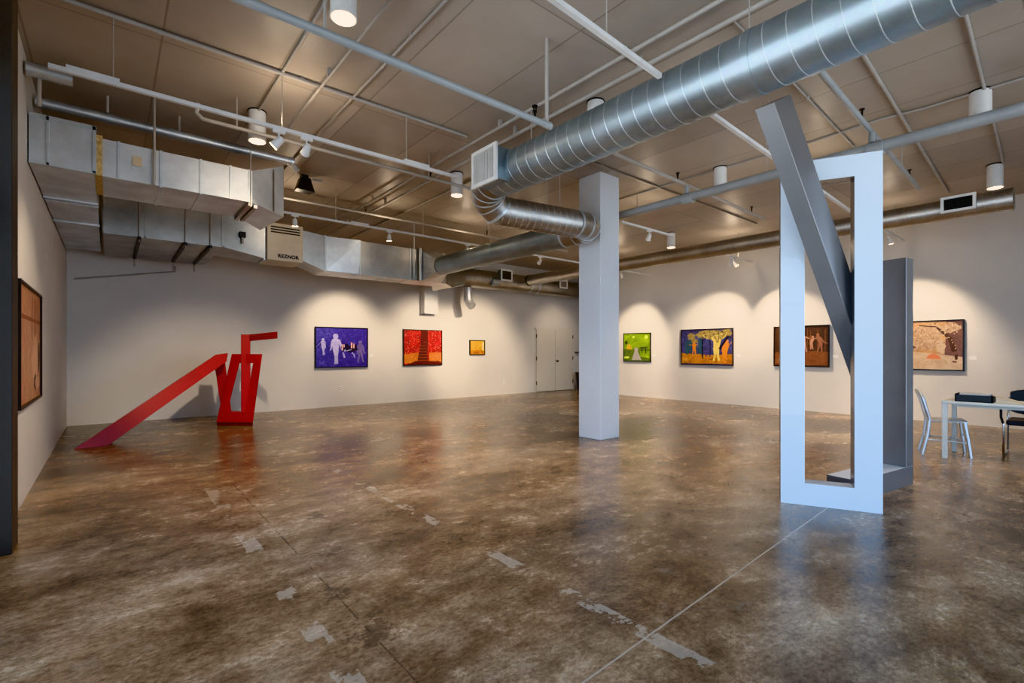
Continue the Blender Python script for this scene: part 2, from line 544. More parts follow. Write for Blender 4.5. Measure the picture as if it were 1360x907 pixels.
x0 = 3.235 - BX
for (ya, yb, za, zb) in ((4.165, 4.625, 3.225, 3.262), (4.165, 4.625, 3.598, 3.635), (4.165, 4.20, 3.2622, 3.5978), (4.59, 4.625, 3.2622, 3.5978)):
    gr.box((x0 - 0.012, ya, za - BZ), (x0 + 0.016, yb, zb - BZ))
for k in range(13):
    y = 4.215 + k * 0.0305
    gr.box((x0 - 0.004, y - 0.004, 3.26 - BZ), (x0 + 0.012, y + 0.006, 3.60 - BZ))
gr.build('grille', M['white'], rb)
bk = MB(); bk.box((x0 + 0.0125, 4.2, 3.26 - BZ), (x0 + 0.0148, 4.59, 3.60 - BZ)); bk.build('grille_backing', M['galvdull'], rb)
st = MB()
ang = math.radians(212)
st.tube([(BR * math.cos(ang), 0.62, BR * math.sin(ang)), ((BR + 0.008) * math.cos(ang), 0.62, (BR + 0.008) * math.sin(ang))], 0.022, 8, True)
st.build('white_plug', M['white'], t)
hg = MB()
for y in (3.95, 1.6):
    hg.tube([(-0.02, y, BR), (-0.02, y, CEIL - BZ)], 0.004, 6)
hg.split('hanger_wire', M['pipe'], t)

# cross duct between the two runs
t = thing('spiral_duct', 'short round spiral duct crossing between the big overhead duct and the white column', 'duct', (4.5, 4.80, 3.15))
a, b = P(t, (3.89, 4.98, 3.18), (5.06, 4.70, 3.15))
q = MB(); q.tube([a, b], 0.19, 44, True); q.build('duct_pipe', M['galvdull'], t)
q = MB(); q.helix(a, b, 0.19, 0.095, 0.006, 36); q.build('spiral_seam', M['seamdull'], t)
path = arc(b, b + V((0.50, -0.10, 0)), P(t, (5.38, 5.22, 3.14))[0], 5)
gored(t, 'elbow', path, 0.187, M['galvdull'])
q = MB()
q.tube([(0.10, 0, 0.19), (0.10, 0, CEIL - 3.15)], 0.004, 6); q.tube([(0.35, 0, 0.19), (0.35, 0, CEIL - 3.15)], 0.004, 6)
q.split('hanger_wire', M['pipe'], t)

# duct from the elbow back to the heater trunk
t = thing('spiral_duct', 'round duct sloping in view from the elbow by the column back to the rectangular trunk', 'duct', (5.36, 7, 3.14))
a, b = P(t, (5.38, 5.20, 3.14), (5.35, 8.72, 3.14))
q = MB(); q.tube([a, b], 0.19, 44, True); q.build('duct_pipe', M['spiral'], t)
q = MB(); q.helix(a, b, 0.19, 0.13, 0.004, 32); q.build('spiral_seam', M['spiral'], t)
tr = MB()
n = 32
sq, ci = [], []
for k in range(n):
    an = 2 * PI * k / n
    cx, sz = math.cos(an), math.sin(an)
    s_ = 1 / max(abs(cx), abs(sz))
    sq.append(V((5.35 + 0.25 * cx * s_, 9.2, 3.18 + 0.33 * sz * s_)) - t.location)
    ci.append(V((5.35 + 0.192 * cx, 8.74, 3.14 + 0.192 * sz)) - t.location)
tr.add(sq + ci, [(i, (i + 1) % n, n + (i + 1) % n, n + i) for i in range(n)], 0, False)
tr.build('square_to_round_transition', M['galv'], t)

# long duct by the right wall
t = thing('spiral_duct', 'long thin round duct running high in front of the right wall with a white register', 'duct', (9.6, 5, 3.457))
a, b = P(t, (9.6, 0.745, 3.457), (9.6, 10.76, 3.457))
q = MB(); q.tube([a, b], 0.15, 40, True); q.build('duct_pipe', M['galvdull'], t)
q = MB(); q.helix(a, b, 0.15, 0.11, 0.004, 26); q.build('spiral_seam', M['seamdull'], t)
q = MB(); q.ring(b, (0, 1, 0), 0.15, 0.06, 0.010, 36); q.build('end_cap', M['darkmetal'], t)
q = MB(); q.ring(a, (0, 1, 0), 0.15, 0.03, 0.006, 36); q.build('end_cap', M['galvdull'], t)
def register(root, x, y0, y1, z0, z1, mat_bars, nv=14):
    g = MB()
    bd = 0.035
    for (ya, yb, za, zb) in ((y0, y1, z0, z0 + bd), (y0, y1, z1 - bd, z1), (y0, y0 + bd, z0 + bd, z1 - bd), (y1 - bd, y1, z0 + bd, z1 - bd)):
        g.box((x - 0.012, ya, za), (x + 0.02, yb, zb))
    o = g.build('register_frame', M['white'], root)
    k = MB(); k.box((x + 0.012, y0 + bd, z0 + bd), (x + 0.018, y1 - bd, z1 - bd)); k.build('register_back', M['slot'], o)
    w = MB()
    for i in range(nv):
        y = y0 + bd + (y1 - y0 - 2 * bd) * (i + 0.5) / nv
        w.box((x - 0.002, y - 0.004, z0 + bd), (x + 0.010, y + 0.004, z1 - bd))
    for i in range(4):
        z = z0 + bd + (z1 - z0 - 2 * bd) * (i + 0.5) / 4
        w.box((x, y0 + bd, z - 0.003), (x + 0.008, y1 - bd, z + 0.003))
    w.build('register_vanes', mat_bars, o)
register(t, 9.42 - 9.6, 1.09 - 5, 1.47 - 5, 3.375 - 3.457, 3.605 - 3.457, M['darkmetal'])
cl = boxobj('register_collar', (9.44 - 9.6, 1.11 - 5, 3.39 - 3.457), (9.55 - 9.6, 1.45 - 5, 3.59 - 3.457), M['spiral'], t)

# duct along the back wall
t = thing('spiral_duct', 'round ribbed duct along the top of the back wall above the double doors', 'duct', (10, 11.25, 3.41))
a, b = P(t, (7.45, 11.25, 3.41), (14.0, 11.25, 3.41))
q = MB(); q.tube([a, b], 0.26, 40, True); q.build('duct_pipe', M['galvdull'], t)
q = MB(); q.helix(a, b, 0.26, 0.13, 0.007, 28); q.build('spiral_seam', M['seamdull'], t)
q = MB(); q.ring(V((-0.05, 0, 0)), (1, 0, 0), 0.26, 0.05, 0.014, 40); q.ring(V((0.25, 0, 0)), (1, 0, 0), 0.26, 0.05, 0.014, 40); q.split('duct_strap', M['seam'], t)
for (xa, xb, za, zb, mc) in ((8.62, 9.05, 3.38, 3.72, 'spiral'), (11.0, 11.36, 3.36, 3.64, 'galvdull')):
    bxx = boxobj('register_box', (xa - 10 + 0.02, 10.90 - 11.25, za - 3.41 + 0.02), (xb - 10 - 0.02, 11.06 - 11.25, zb - 3.41 - 0.02), M[mc], t)
    g = MB(); x0, x1, z0, z1, y = xa - 10, xb - 10, za - 3.41, zb - 3.41, 10.885 - 11.25
    for (p0, p1, p2, p3) in ((x0, x1, z0, z0 + .05), (x0, x1, z1 - .05, z1), (x0, x0 + .05, z0 + .05, z1 - .05), (x1 - .05, x1, z0 + .05, z1 - .05)):
        g.box((p0, y, p2), (p1, y + 0.02, p3))
    g.build('register_frame', M['white'], bxx)
    boxobj('register_back', (x0 + .05, y + 0.010, z0 + .05), (x1 - .05, y + 0.014, z1 - .05), M['galvdull'] if mc == 'galvdull' else M['darkmetal'], bxx)
q = MB(); q.tube([(8.35 - 10, -0.24, -0.06), (8.62 - 10 - 0.05, -0.24, -0.06)], 0.12, 20); q.build('collar', M['spiral'], t)
# transition from rectangular trunk up to the back duct
n = 32; sq = []; ci = []
for k in range(n):
    an = 2 * PI * k / n; cy, sz = math.cos(an), math.sin(an); s_ = 1 / max(abs(cy), abs(sz))
    sq.append(V((6.3, 10.3 + 0.45 * cy * s_, 3.12 + 0.24 * sz * s_)) - t.location)
    ci.append(V((7.47, 11.25 + 0.262 * cy, 3.41 + 0.262 * sz)) - t.location)
tr = MB(); tr.add(sq + ci, [(i, (i + 1) % n, n + (i + 1) % n, n + i) for i in range(n)], 0, False); tr.build('offset_transition', M['galvdull'], t)

# flexible drop under the back duct
t = thing('flexible_duct', 'stubby flexible duct elbow hanging from the back wall duct', 'duct', (7.72, 11.25, 3.138))
path = [V((0, 0, 0.0)), V((0, 0, -0.12)), V((0.0, 0, -0.28)), V((0.01, -0.02, -0.38)), V((0.03, -0.06, -0.46)), V((0.05, -0.13, -0.52))]
q = MB(); q.tube(path, 0.115, 22, True); q.build('hose', M['galv'], t)
q = MB()
for i in range(12):
    z = -0.02 - i * 0.032
    q.ring((0, 0, z), (0, 0, 1), 0.115, 0.010, 0.006, 22)
q.ring((0.05, -0.13, -0.52), (0.2, -0.7, -0.6), 0.115, 0.03, 0.008, 22)
q.build('hose_rib', M['galv'], t)

# ------------------------------------------------------------------ rectangular ducts
def seam_x(mb, x, y, z0, z1, w=0.02, d=0.008):
    mb.box((x - w / 2, y - d, z0), (x + w / 2, y + 0.004, z1))
# return trunk along the left wall
TZ0, TZ1 = 3.135, 3.60
t = thing('rectangular_duct', 'big dull sheet metal trunk along the left wall under the flue pipe', 'duct', (-0.3, 6.42, TZ0))
o_ = t.location
def B(mb, a, b): mb.box(V(a) - o_, V(b) - o_)
q = MB(); B(q, (XL + 0.01, 6.42, TZ0), (-0.12, 11.4, TZ1)); q.build('duct_body', M['galv'], t)
q = MB(); B(q, (XL + 0.01, 6.405, TZ0 - 0.006), (-0.11, 6.425, TZ0 + 0.02)); B(q, (XL + 0.01, 6.405, TZ1 - 0.035), (-0.11, 6.425, TZ1 + 0.006)); B(q, (-0.135, 6.405, TZ0), (-0.105, 6.425, TZ1)); B(q, (-0.47, 6.405, TZ0), (-0.45, 6.425, TZ1))
q.split('flange', M['seam'], t)
q = MB()
for y in (7.7, 7.85, 9.0): B(q, (XL + 0.01, y, TZ0 - 0.02), (-0.11, y + 0.035, TZ0 + 0.002))
q.split('slip_seam', M['galv'], t)
# bright branch with flared intake
t = thing('rectangular_duct', 'bright sheet metal duct branch with flared open end below the long white track', 'duct', (0.6, 6.55, 3.16))
o_ = t.location
q = MB(); B(q, (-0.06, 6.55, 3.16), (1.33, 7.40, 3.545)); q.build('duct_body', M['galv'], t)
q = MB()
for x in (0.07, 0.43, 0.80, 1.10, 1.30): B(q, (x - 0.012, 6.538, 3.155), (x + 0.012, 6.552, 3.55))
for x in (0.43, 0.80): B(q, (x - 0.012, 6.55, 3.148), (x + 0.012, 7.4, 3.162))
q.split('slip_seam', M['seam'], t)
f_ = MB(); f_.add([V(p) - o_ for p in ((1.33, 6.55, 3.16), (1.33, 7.40, 3.16), (1.33, 7.40, 3.545), (1.33, 6.55, 3.545), (1.79, 6.95, 3.15), (1.72, 7.93, 3.15), (1.72, 7.93, 3.83), (1.79, 6.95, 3.83))],
                  [(0, 1, 5, 4), (1, 2, 6, 5), (2, 3, 7, 6), (3, 0, 4, 7), (4, 5, 6, 7)])
f_.build('flared_end', M['galvsheen'], t)
q = MB(); q.add([V(p) - o_ for p in ((1.62, 6.785, 3.16), (1.64, 6.80, 3.16), (1.64, 6.80, 3.70), (1.62, 6.785, 3.70))], [(0, 1, 2, 3)])
B(q, (1.29, 6.55, 3.115), (1.33, 7.42, 3.158)); B(q, (1.36, 6.62, 3.115), (1.40, 7.42, 3.158))
q.split('support_channel', M['galvdull'], t)
q = MB(); B(q, (-0.115, 6.51, 3.15), (-0.06, 6.60, 3.56)); B(q, (-0.118, 6.60, 3.165), (-0.06, 7.38, 3.54)); q.build('insulation_lining', M['insul'], t)
q = MB(); B(q, (0.185, 6.535, 3.33), (0.265, 6.552, 3.43)); q.build('paper_tag', M['cream'], t)
q = MB(); q.tube([V((0.37, 6.50, 3.15)) - o_, V((0.37, 6.50, CEIL)) - o_], 0.012, 8); q.tube([V((1.31, 6.53, 3.1)) - o_, V((1.31, 6.53, CEIL)) - o_], 0.006, 6); q.split('hanger_strap', M['pipe'], t)
# plenum before the heater
t = thing('plenum_box', 'dull metal plenum box hanging behind the bright duct left of the beige heater', 'duct', (0.7, 9.25, 3.08))
o_ = t.location
q = MB(); B(q, (-0.08, 9.25, 3.08), (1.45, 11.4, 3.62)); q.build('duct_body', M['galvdull'], t)
q = MB(); q.add([V(p) - o_ for p in ((1.45, 9.25, 3.08), (1.45, 10.2, 3.08), (1.45, 10.2, 3.62), (1.45, 9.25, 3.62), (2.06, 9.23, 2.97), (2.06, 9.82, 2.97), (2.06, 9.82, 3.60), (2.06, 9.23, 3.60))],
                [(0, 1, 5, 4), (1, 2, 6, 5), (2, 3, 7, 6), (3, 0, 4, 7), (4, 5, 6, 7), (0, 1, 2, 3)])
q.build('transition', M['galvdull'], t)
q = MB()
for x in (0.34, 0.92, 1.26): B(q, (x - 0.022, 9.2, 3.035), (x + 0.022, 11.2, 3.078))
q.split('strut_channel', M['darkmetal'], t)
q = MB()
for x in (0.34, 0.92, 1.26):
    q.tube([V((x, 9.22, 3.0)) - o_, V((x, 9.22, CEIL - 0.004)) - o_], 0.008, 6)
    q.tube([V((x, 11.2, 2.9)) - o_, V((x, 11.2, 3.08)) - o_], 0.014, 6)
q.split('threaded_rod', M['pipe'], t)
q = MB(); B(q, (-0.08, 9.238, 3.075), (1.46, 9.252, 3.10)); B(q, (1.42, 9.238, 3.08), (1.46, 9.252, 3.62)); B(q, (0.40, 9.238, 3.08), (0.425, 9.252, 3.62)); q.split('slip_seam', M['galvdull'], t)
# black lamp-like sensor on the transition
t = thing('control_box', 'small black controller fixed to the metal transition left of the beige heater', 'control', (1.72, 9.158, 3.30))
boxobj('housing', (-0.045, 0, -0.03), (0.045, 0.07, 0.06), M['black'], t)
q = MB(); q.tube([(0, 0.035, -0.03), (0, 0.035, -0.13)], 0.02, 10); q.build('cable_gland', M['pipe'], t)
# heater
t = thing('duct_heater', 'beige gas duct heater with louvre slots and black maker lettering', 'heater', (2.10, 9.2, 2.95))
q = MB(); q.box((0, 0, 0), (0.60, 0.62, 0.66)); q.build('cabinet', M['beige'], t, 0.012)
for k in range(3):
    boxobj('louvre_slot', (0.06, -0.008, 0.575 - k * 0.045), (0.545, 0.02, 0.595 - k * 0.045), M['slot'], t)
q = MB(); q.box((-0.035, 0.08, 0.0), (0.0, 0.5, 0.62)); q.build('duct_flange', M['galv'], t)
cu = bpy.data.curves.new('maker_lettering', 'FONT'); cu.body = 'REZNOR'; cu.size = 0.085; cu.extrude = 0.002; cu.offset = 0.0035; cu.space_character = 1.05
cu.materials.append(M['black'])
tx = bpy.data.objects.new('maker_lettering', cu); COL.objects.link(tx); tx.parent = t
bpy.context.view_layer.update()
me_ = bpy.data.meshes.new_from_object(tx.evaluated_get(bpy.context.evaluated_depsgraph_get()))
bpy.data.objects.remove(tx); bpy.data.curves.remove(cu)
tx = bpy.data.objects.new('maker_lettering', me_); COL.objects.link(tx); tx.parent = t
tx.location = (0.175, -0.004, 0.055); tx.rotation_euler = (PI / 2, 0, 0)
# supply trunk to the right of the heater
t = thing('rectangular_duct', 'rectangular sheet metal supply trunk with cross creased panels right of the beige heater', 'duct', (3.7, 9.2, 2.85))
o_ = t.location
ZA, ZB = 2.85, 3.51
q = MB(); q.add([V(p) - o_ for p in ((2.70, 9.22, 3.0), (2.70, 9.80, 3.0), (2.70, 9.80, 3.55), (2.70, 9.22, 3.55), (3.09, 9.2, ZA), (3.09, 9.8, ZA), (3.09, 9.8, ZB), (3.09, 9.2, ZB))],
                [(0, 1, 5, 4), (1, 2, 6, 5), (2, 3, 7, 6), (3, 0, 4, 7), (4, 5, 6, 7), (0, 1, 2, 3)])
q.build('taper', M['galvdull'], t)
def creased(mb, x0, x1, y, z0, z1, out):
    c = V(((x0 + x1) / 2, y - out, (z0 + z1) / 2))
    cs = [V((x0, y, z0)), V((x1, y, z0)), V((x1, y, z1)), V((x0, y, z1))]
    for i in range(4): mb.add([cs[i] - o_, cs[(i + 1) % 4] - o_, c - o_], [(0, 1, 2)])
q = MB(); B(q, (3.09, 9.201, ZA), (5.72, 9.8, ZB))
q.build('duct_body', M['galvdull'], t)
q = MB()
c = [V((3.11, 9.196, ZA + .01)), V((3.74, 9.196, ZA + .01)), V((3.74, 9.196, ZB - .01)), V((3.11, 9.196, ZB - .01))]
q.add([c[0] - o_, c[1] - o_, c[2] + V((0, -0.10, 0)) - o_], [(0, 1, 2)])
q.add([c[0] - o_, c[2] + V((0, -0.10, 0)) - o_, c[3] - o_], [(0, 1, 2)])
q.build('creased_panel', M['galvsheen'], t)  # crease depth and paler metal imitate a bright reflection
q = MB()
for x in (3.09, 3.76, 4.85): B(q, (x - 0.014, 9.185, ZA - 0.005), (x + 0.014, 9.205, ZB + 0.006))
for x in (3.76, 4.3, 4.85): B(q, (x - 0.012, 9.2, ZA - 0.008), (x + 0.012, 9.8, ZA + 0.001))
q.split('slip_seam', M['seam'], t)
q = MB(); q.tube([V((4.92, 9.16, 2.9)) - o_, V((4.92, 9.16, CEIL)) - o_], 0.012, 8); q.tube([V((5.06, 9.15, ZA)) - o_, V((5.06, 9.15, ZB + 0.02)) - o_], 0.035, 14); q.split('hanger_strap', M['seam'], t)
q = MB(); q.add([V(p) - o_ for p in ((5.72, 9.2, ZA), (5.72, 9.8, ZA), (5.72, 9.8, 3.36), (5.72, 9.2, 3.36), (6.3, 9.85, 2.88), (6.3, 10.75, 2.88), (6.3, 10.75, 3.36), (6.3, 9.85, 3.36))],
                [(0, 1, 5, 4), (1, 2, 6, 5), (2, 3, 7, 6), (3, 0, 4, 7), (4, 5, 6, 7), (0, 1, 2, 3)])
q.build('angled_offset', M['galvdull'], t)

# white boxed chase below the trunk on the back wall
t = tag(boxobj('wall_box', (6.55, YB - 0.24, 2.38), (6.97, YB - 0.002, 3.35), M['white'], None, 0.004), 'small pale boxed chase high on back wall between red and yellow pictures', 'box')

# ------------------------------------------------------------------ flues, pipes, conduits
def pipe_thing(name, label, cat, path, r, mat, seg=12, group=None, extras=()):
    o = V(path[0])
    root = thing(name, label, cat, path[0], 0, group)
    q = MB(); q.tube([V(p) - o for p in path], r, seg); q.build('pipe' if 'conduit' not in name else 'tube', mat, root)
    for (nm, fn, mt) in extras:
        e = MB(); fn(e, o); e.split(nm, mt, root)
    return root

def ex_rings(pts, tdir, r, w, th=0.006):
    return lambda e, o: [e.ring(V(p) - o, tdir, r, w, th, 20) for p in pts]
def ex_rods(pts, r=0.012):
    return lambda e, o: [e.tube([V(a) - o, V(b) - o], r, 8) for a, b in pts]

pipe_thing('flue_pipe', 'long thin metal flue pipe above the bright rectangular duct', 'pipe', [(XL + 0.02, 6.83, 3.87), (1.88, 6.83, 3.87)], 0.052, M['galv'], 20, None,
           (('joint_band', ex_rings([(0.0, 6.83, 3.87), (0.55, 6.83, 3.87), (1.2, 6.83, 3.87), (1.86, 6.83, 3.87)], (1, 0, 0), 0.052, 0.04), M['seam']),
            ('hanger_strap', ex_rods([((-0.02, 6.75, 3.9), (-0.02, 6.75, CEIL)), ((0.62, 6.80, 3.9), (0.62, 6.80, CEIL))], 0.013), M['pipe']),
            ('tee_outlet', ex_rods([((1.86, 6.83, 3.87), (1.93, 6.80, 3.76))], 0.028), M['galv'])))
pipe_thing('flue_stub', 'short capped metal pipe stub in the upper left corner', 'pipe', [(XL + 0.02, 6.15, 3.90), (-0.27, 6.15, 3.90)], 0.062, M['galv'], 20, None,
           (('joint_band', ex_rings([(-0.36, 6.15, 3.90)], (1, 0, 0), 0.062, 0.01, 0.004), M['seam']), ('hanger_strap', ex_rods([((-0.5, 6.2, 3.6), (-0.5, 6.2, 3.9))], 0.016), M['pipe'])))

# sprinkler main and branches
pipe_thing('sprinkler_main', 'thick pale sprinkler main running high from right edge towards the white column', 'pipe',
           [(6.47, -2.7, 3.585), (6.47, 5.25, 3.585), (6.47, 5.34, 3.64), (6.47, 5.36, 3.76), (6.47, 5.36, CEIL)], 0.063, M['bluepipe'], 20, None,
           (('coupling', ex_rings([(6.47, 3.8, 3.575), (6.47, 1.55, 3.575)], (0, 1, 0), 0.063, 0.15, 0.014), M['bluepipe']),
            ('riser_tee', ex_rods([((6.47, 1.58, 3.65), (6.47, 1.58, 3.751)), ((6.47, 3.81, 3.65), (6.47, 3.81, 3.753))], 0.036), M['bluepipe']),
            ('hanger_rod', ex_rods([((6.47, 0.4, 3.6), (6.47, 0.4, CEIL)), ((6.47, 2.7, 3.6), (6.47, 2.7, CEIL))], 0.006), M['pipe'])))
G_BR = 'sprinkler branch pipes under the ceiling'
pipe_thing('sprinkler_branch', 'thick pale pipe crossing the upper left ceiling to a riser beside the big duct', 'pipe', [(-0.3, 3.07, 3.33), (2.96, 3.07, 3.33)], 0.028, M['bluepipe'], 14, G_BR,
           (('riser', ex_rods([((2.94, 3.07, 3.30), (2.94, 3.07, CEIL))], 0.017), M['pipe']), ('elbow', ex_rods([((2.92, 3.07, 3.33), (2.985, 3.07, 3.33))], 0.033), M['bluepipe']),
            ('hanger_rod', ex_rods([((1.03, 3.07, 3.33), (1.03, 3.07, CEIL))], 0.010), M['pipe'])))
pipe_thing('sprinkler_branch', 'pale branch pipe leaving the main above the white frame sculpture', 'pipe', [(3.95, 1.50, 3.78), (9.3, 1.70, 3.78)], 0.028, M['bluepipe'], 12, G_BR,
           (('hanger_rod', ex_rods([((8.1, 1.655, 3.78), (8.1, 1.655, CEIL))], 0.008), M['pipe']),))
pipe_thing('sprinkler_branch', 'pale branch pipe crossing the main right of the white column', 'pipe', [(3.95, 3.76, 3.78), (9.25, 3.90, 3.78)], 0.026, M['pipe'], 12, G_BR)
pipe_thing('sprinkler_branch', 'thin pale pipe just under the long white track at left', 'pipe', [(0.70, 5.9, 3.90), (0.68, 5.9, 3.80), (0.74, 5.9, 3.75), (5.2, 5.9, 3.75)], 0.022, M['pipe'], 12, G_BR,
           (('hanger_rod', ex_rods([((1.05, 5.9, 3.75), (1.05, 5.9, CEIL)), ((3.4, 5.9, 3.75), (3.4, 5.9, CEIL))], 0.007), M['pipe']),))
pipe_thing('sprinkler_branch', 'thin pale pipe above the second track behind the flared duct', 'pipe', [(1.95, 8.45, 3.85), (8.8, 8.45, 3.85)], 0.020, M['pipe'], 12, G_BR,
           (('hanger_rod', ex_rods([((3.56, 8.45, 3.85), (3.56, 8.45, CEIL)), ((6.3, 8.45, 3.85), (6.3, 8.45, CEIL))], 0.006), M['pipe']),))
# conduits on the ceiling
G_C = 'thin conduits fixed along the ceiling'
def conduit(label, path, r=0.012, mat='pipe', clips=True):
    ex = ()
    if clips:
        p0, p1 = V(path[0]), V(path[-1])
        def fn(e, o):
            n = max(2, int((p1 - p0).length / 1.6))
            for i in range(1, n):
                c = p0.lerp(p1, i / n) - o
                e.box(c + V((-0.018, -0.018, -0.006)), c + V((0.018, 0.018, CEIL - c.z - o.z)))
        ex = (('clip', fn, M[mat]),)
    return pipe_thing('ceiling_conduit', label, 'conduit', path, r, M[mat], 8, G_C, ex)
zc = CEIL - 0.018
conduit('white conduit crossing the ceiling above the long white track', [(-0.5, 5.06, zc - 0.01), (3.45, 5.06, zc - 0.01)], 0.02)
conduit('ceiling conduit feeding the two left downlights', [(1.29, -2.7, zc), (1.29, 6.0, zc)], 0.014)
conduit('ceiling conduit just right of the upper left downlight', [(1.63, -2.7, 4.0), (1.63, 6.6, 4.0)], 0.014)
conduit('ceiling conduit second to the right of the upper left downlight', [(2.0, -2.7, zc), (2.0, 8.6, zc)], 0.014)
conduit('left conduit of the pair beside the big spiral duct', [(3.55, -2.7, 4.0), (3.55, 11.7, 4.0)], 0.020)
conduit('right conduit of the pair beside the big spiral duct', [(3.78, -2.7, 3.97), (3.78, 11.7, 3.97)], 0.022)
conduit('ceiling conduit behind the cross duct running to the back wall', [(4.42, 5.3, zc), (4.42, 11.7, zc)], 0.017)
conduit('ceiling conduit linking the right downlights above the sprinkler main', [(6.98, -2.7, zc), (6.98, 0.6, zc), (7.0, 1.2, zc), (6.93, 1.6, zc), (7.0, 2.3, zc), (6.99, 6.0, zc)], 0.013, 'pipe', False)
conduit('dark conduit crossing the ceiling right of the white column', [(5.3, 4.62, zc), (10.6, 4.62, zc)], 0.016, 'galvdull')
conduit('conduit crossing the ceiling just behind the top of the white frame sculpture', [(3.9, 1.30, zc), (11.0, 1.62, zc)], 0.018)
conduit('conduit crossing to the far right downlight', [(3.9, 0.62, zc), (9.9, 0.86, zc)], 0.016)
conduit('thin jointed conduit crossing the ceiling behind the grey slanted beam', [(3.9, 1.90, zc), (7.6, 2.06, zc)], 0.010)
# drain on the back wall under the plenum
pipe_thing('drain_pipe', 'thin drain pipe rising along the back wall in the left corner', 'pipe', [(-0.5, YB - 0.04, 2.66), (1.0, YB - 0.04, 2.95), (1.0, YB - 0.1, 3.05)], 0.016, M['pipe'], 8)

# sprinkler heads
def head():
    t = thing('fire_sprinkler', '', 'sprinkler', (0, 0, 0))
    q = MB(); q.tube([(0, 0, 0), (0, 0, 0.05)], 0.010, 8); q.box((-0.016, -0.006, 0.03), (-0.010, 0.006, 0.08)); q.box((0.010, -0.006, 0.03), (0.016, 0.006, 0.08)); q.build('frame_arm', M['black'], t)
    q = MB(); q.tube([(0, 0, 0.08), (0, 0, 0.088)], 0.026, 12); q.build('deflector', M['black'], t)
    return t
sh = head()
HEADS = [((6.24, 3.82, 3.811), 'black sprinkler head on branch pipe beyond the coupling right of the column'), ((8.7, 3.88, 3.811), 'black sprinkler head at the far end of the branch right of the column'),
         ((6.1, 1.58, 3.814), 'black sprinkler head beside the riser above the white frame sculpture'), ((8.66, 1.68, 3.814), 'black sprinkler head to the right above the white frame sculpture'),
         ((3.42, 5.9, 3.777), 'black sprinkler head where the thin left pipe crosses the conduit pair'), ((3.56, 8.45, 3.876), 'black sprinkler head on the thin pipe above the second track'),
         ((6.3, 8.45, 3.876), 'black sprinkler head above the round duct near the column'), ((2.80, 3.07, 3.363), 'black sprinkler head beside the riser left of the big duct')]
for i, (p, lb) in enumerate(HEADS):
    if i == 0: sh.location = p; sh['label'] = lb; sh['group'] = 'black sprinkler heads'
    else: dup(sh, p, 0, lb, 'black sprinkler heads')

# ------------------------------------------------------------------ lighting tracks
def track(label, a, b, wires=(), feed=None):
    a, b = V(a), V(b)
    t = thing('lighting_track', label, 'track light rail', a, 0, 'white lighting tracks')
    q = MB(); q.bar((0, 0, 0), b - a, 0.036, 0.034); q.build('rail', M['white'], t)
    for x in wires:
        p = a.lerp(b, (x - a.x) / (b.x - a.x)) - a
        w = MB(); w.tube([p, V((p.x, p.y, CEIL - a.z))], 0.0045, 6); w.split('hanger_wire', M['pipe'], t)
    if feed is not None:
        for x in feed:
            p = a.lerp(b, (x - a.x) / (b.x - a.x)) - a
            w = MB(); w.box(p + V((-0.16, -0.02, 0.012)), p + V((0.16, 0.02, 0.042))); w.build('joiner', M['white'], t)
    return t
track('long white track light rail crossing the room at upper left', (-0.36, 5.06, 3.51), (3.30, 5.06, 3.51), (0.02, 1.29, 2.62), (-0.1, 2.75))
track('white track light rail behind the column ending at two lamps', (6.56, 5.06, 3.51), (8.15, 5.06, 3.51), (7.0,))
track('short white track rail at right wall holding twin lamps', (10.5, 5.3, 3.50), (11.9, 5.3, 3.50), (11.2,))
track('near white track light rail entering from the top edge left of the big duct', (1.75, 2.10, 3.50), (3.31, 2.18, 3.50), (2.62,))
track('white track light rail behind the grey slanted beam', (3.86, 2.20, 3.485), (8.7, 2.40, 3.485), (5.5,))
track('short white track rail by the right wall behind the frame sculpture', (10.6, 2.4, 3.50), (11.9, 2.4, 3.50), (11.2,))
track('white track light rail in front of the heater and trunk', (2.06, 8.2, 3.55), (9.38, 8.2, 3.55), (2.93, 4.6, 6.2), (3.35,))
track('short white track rail at the far right corner beyond the column', (10.5, 8.2, 3.54), (11.95, 8.2, 3.54), (11.0,))

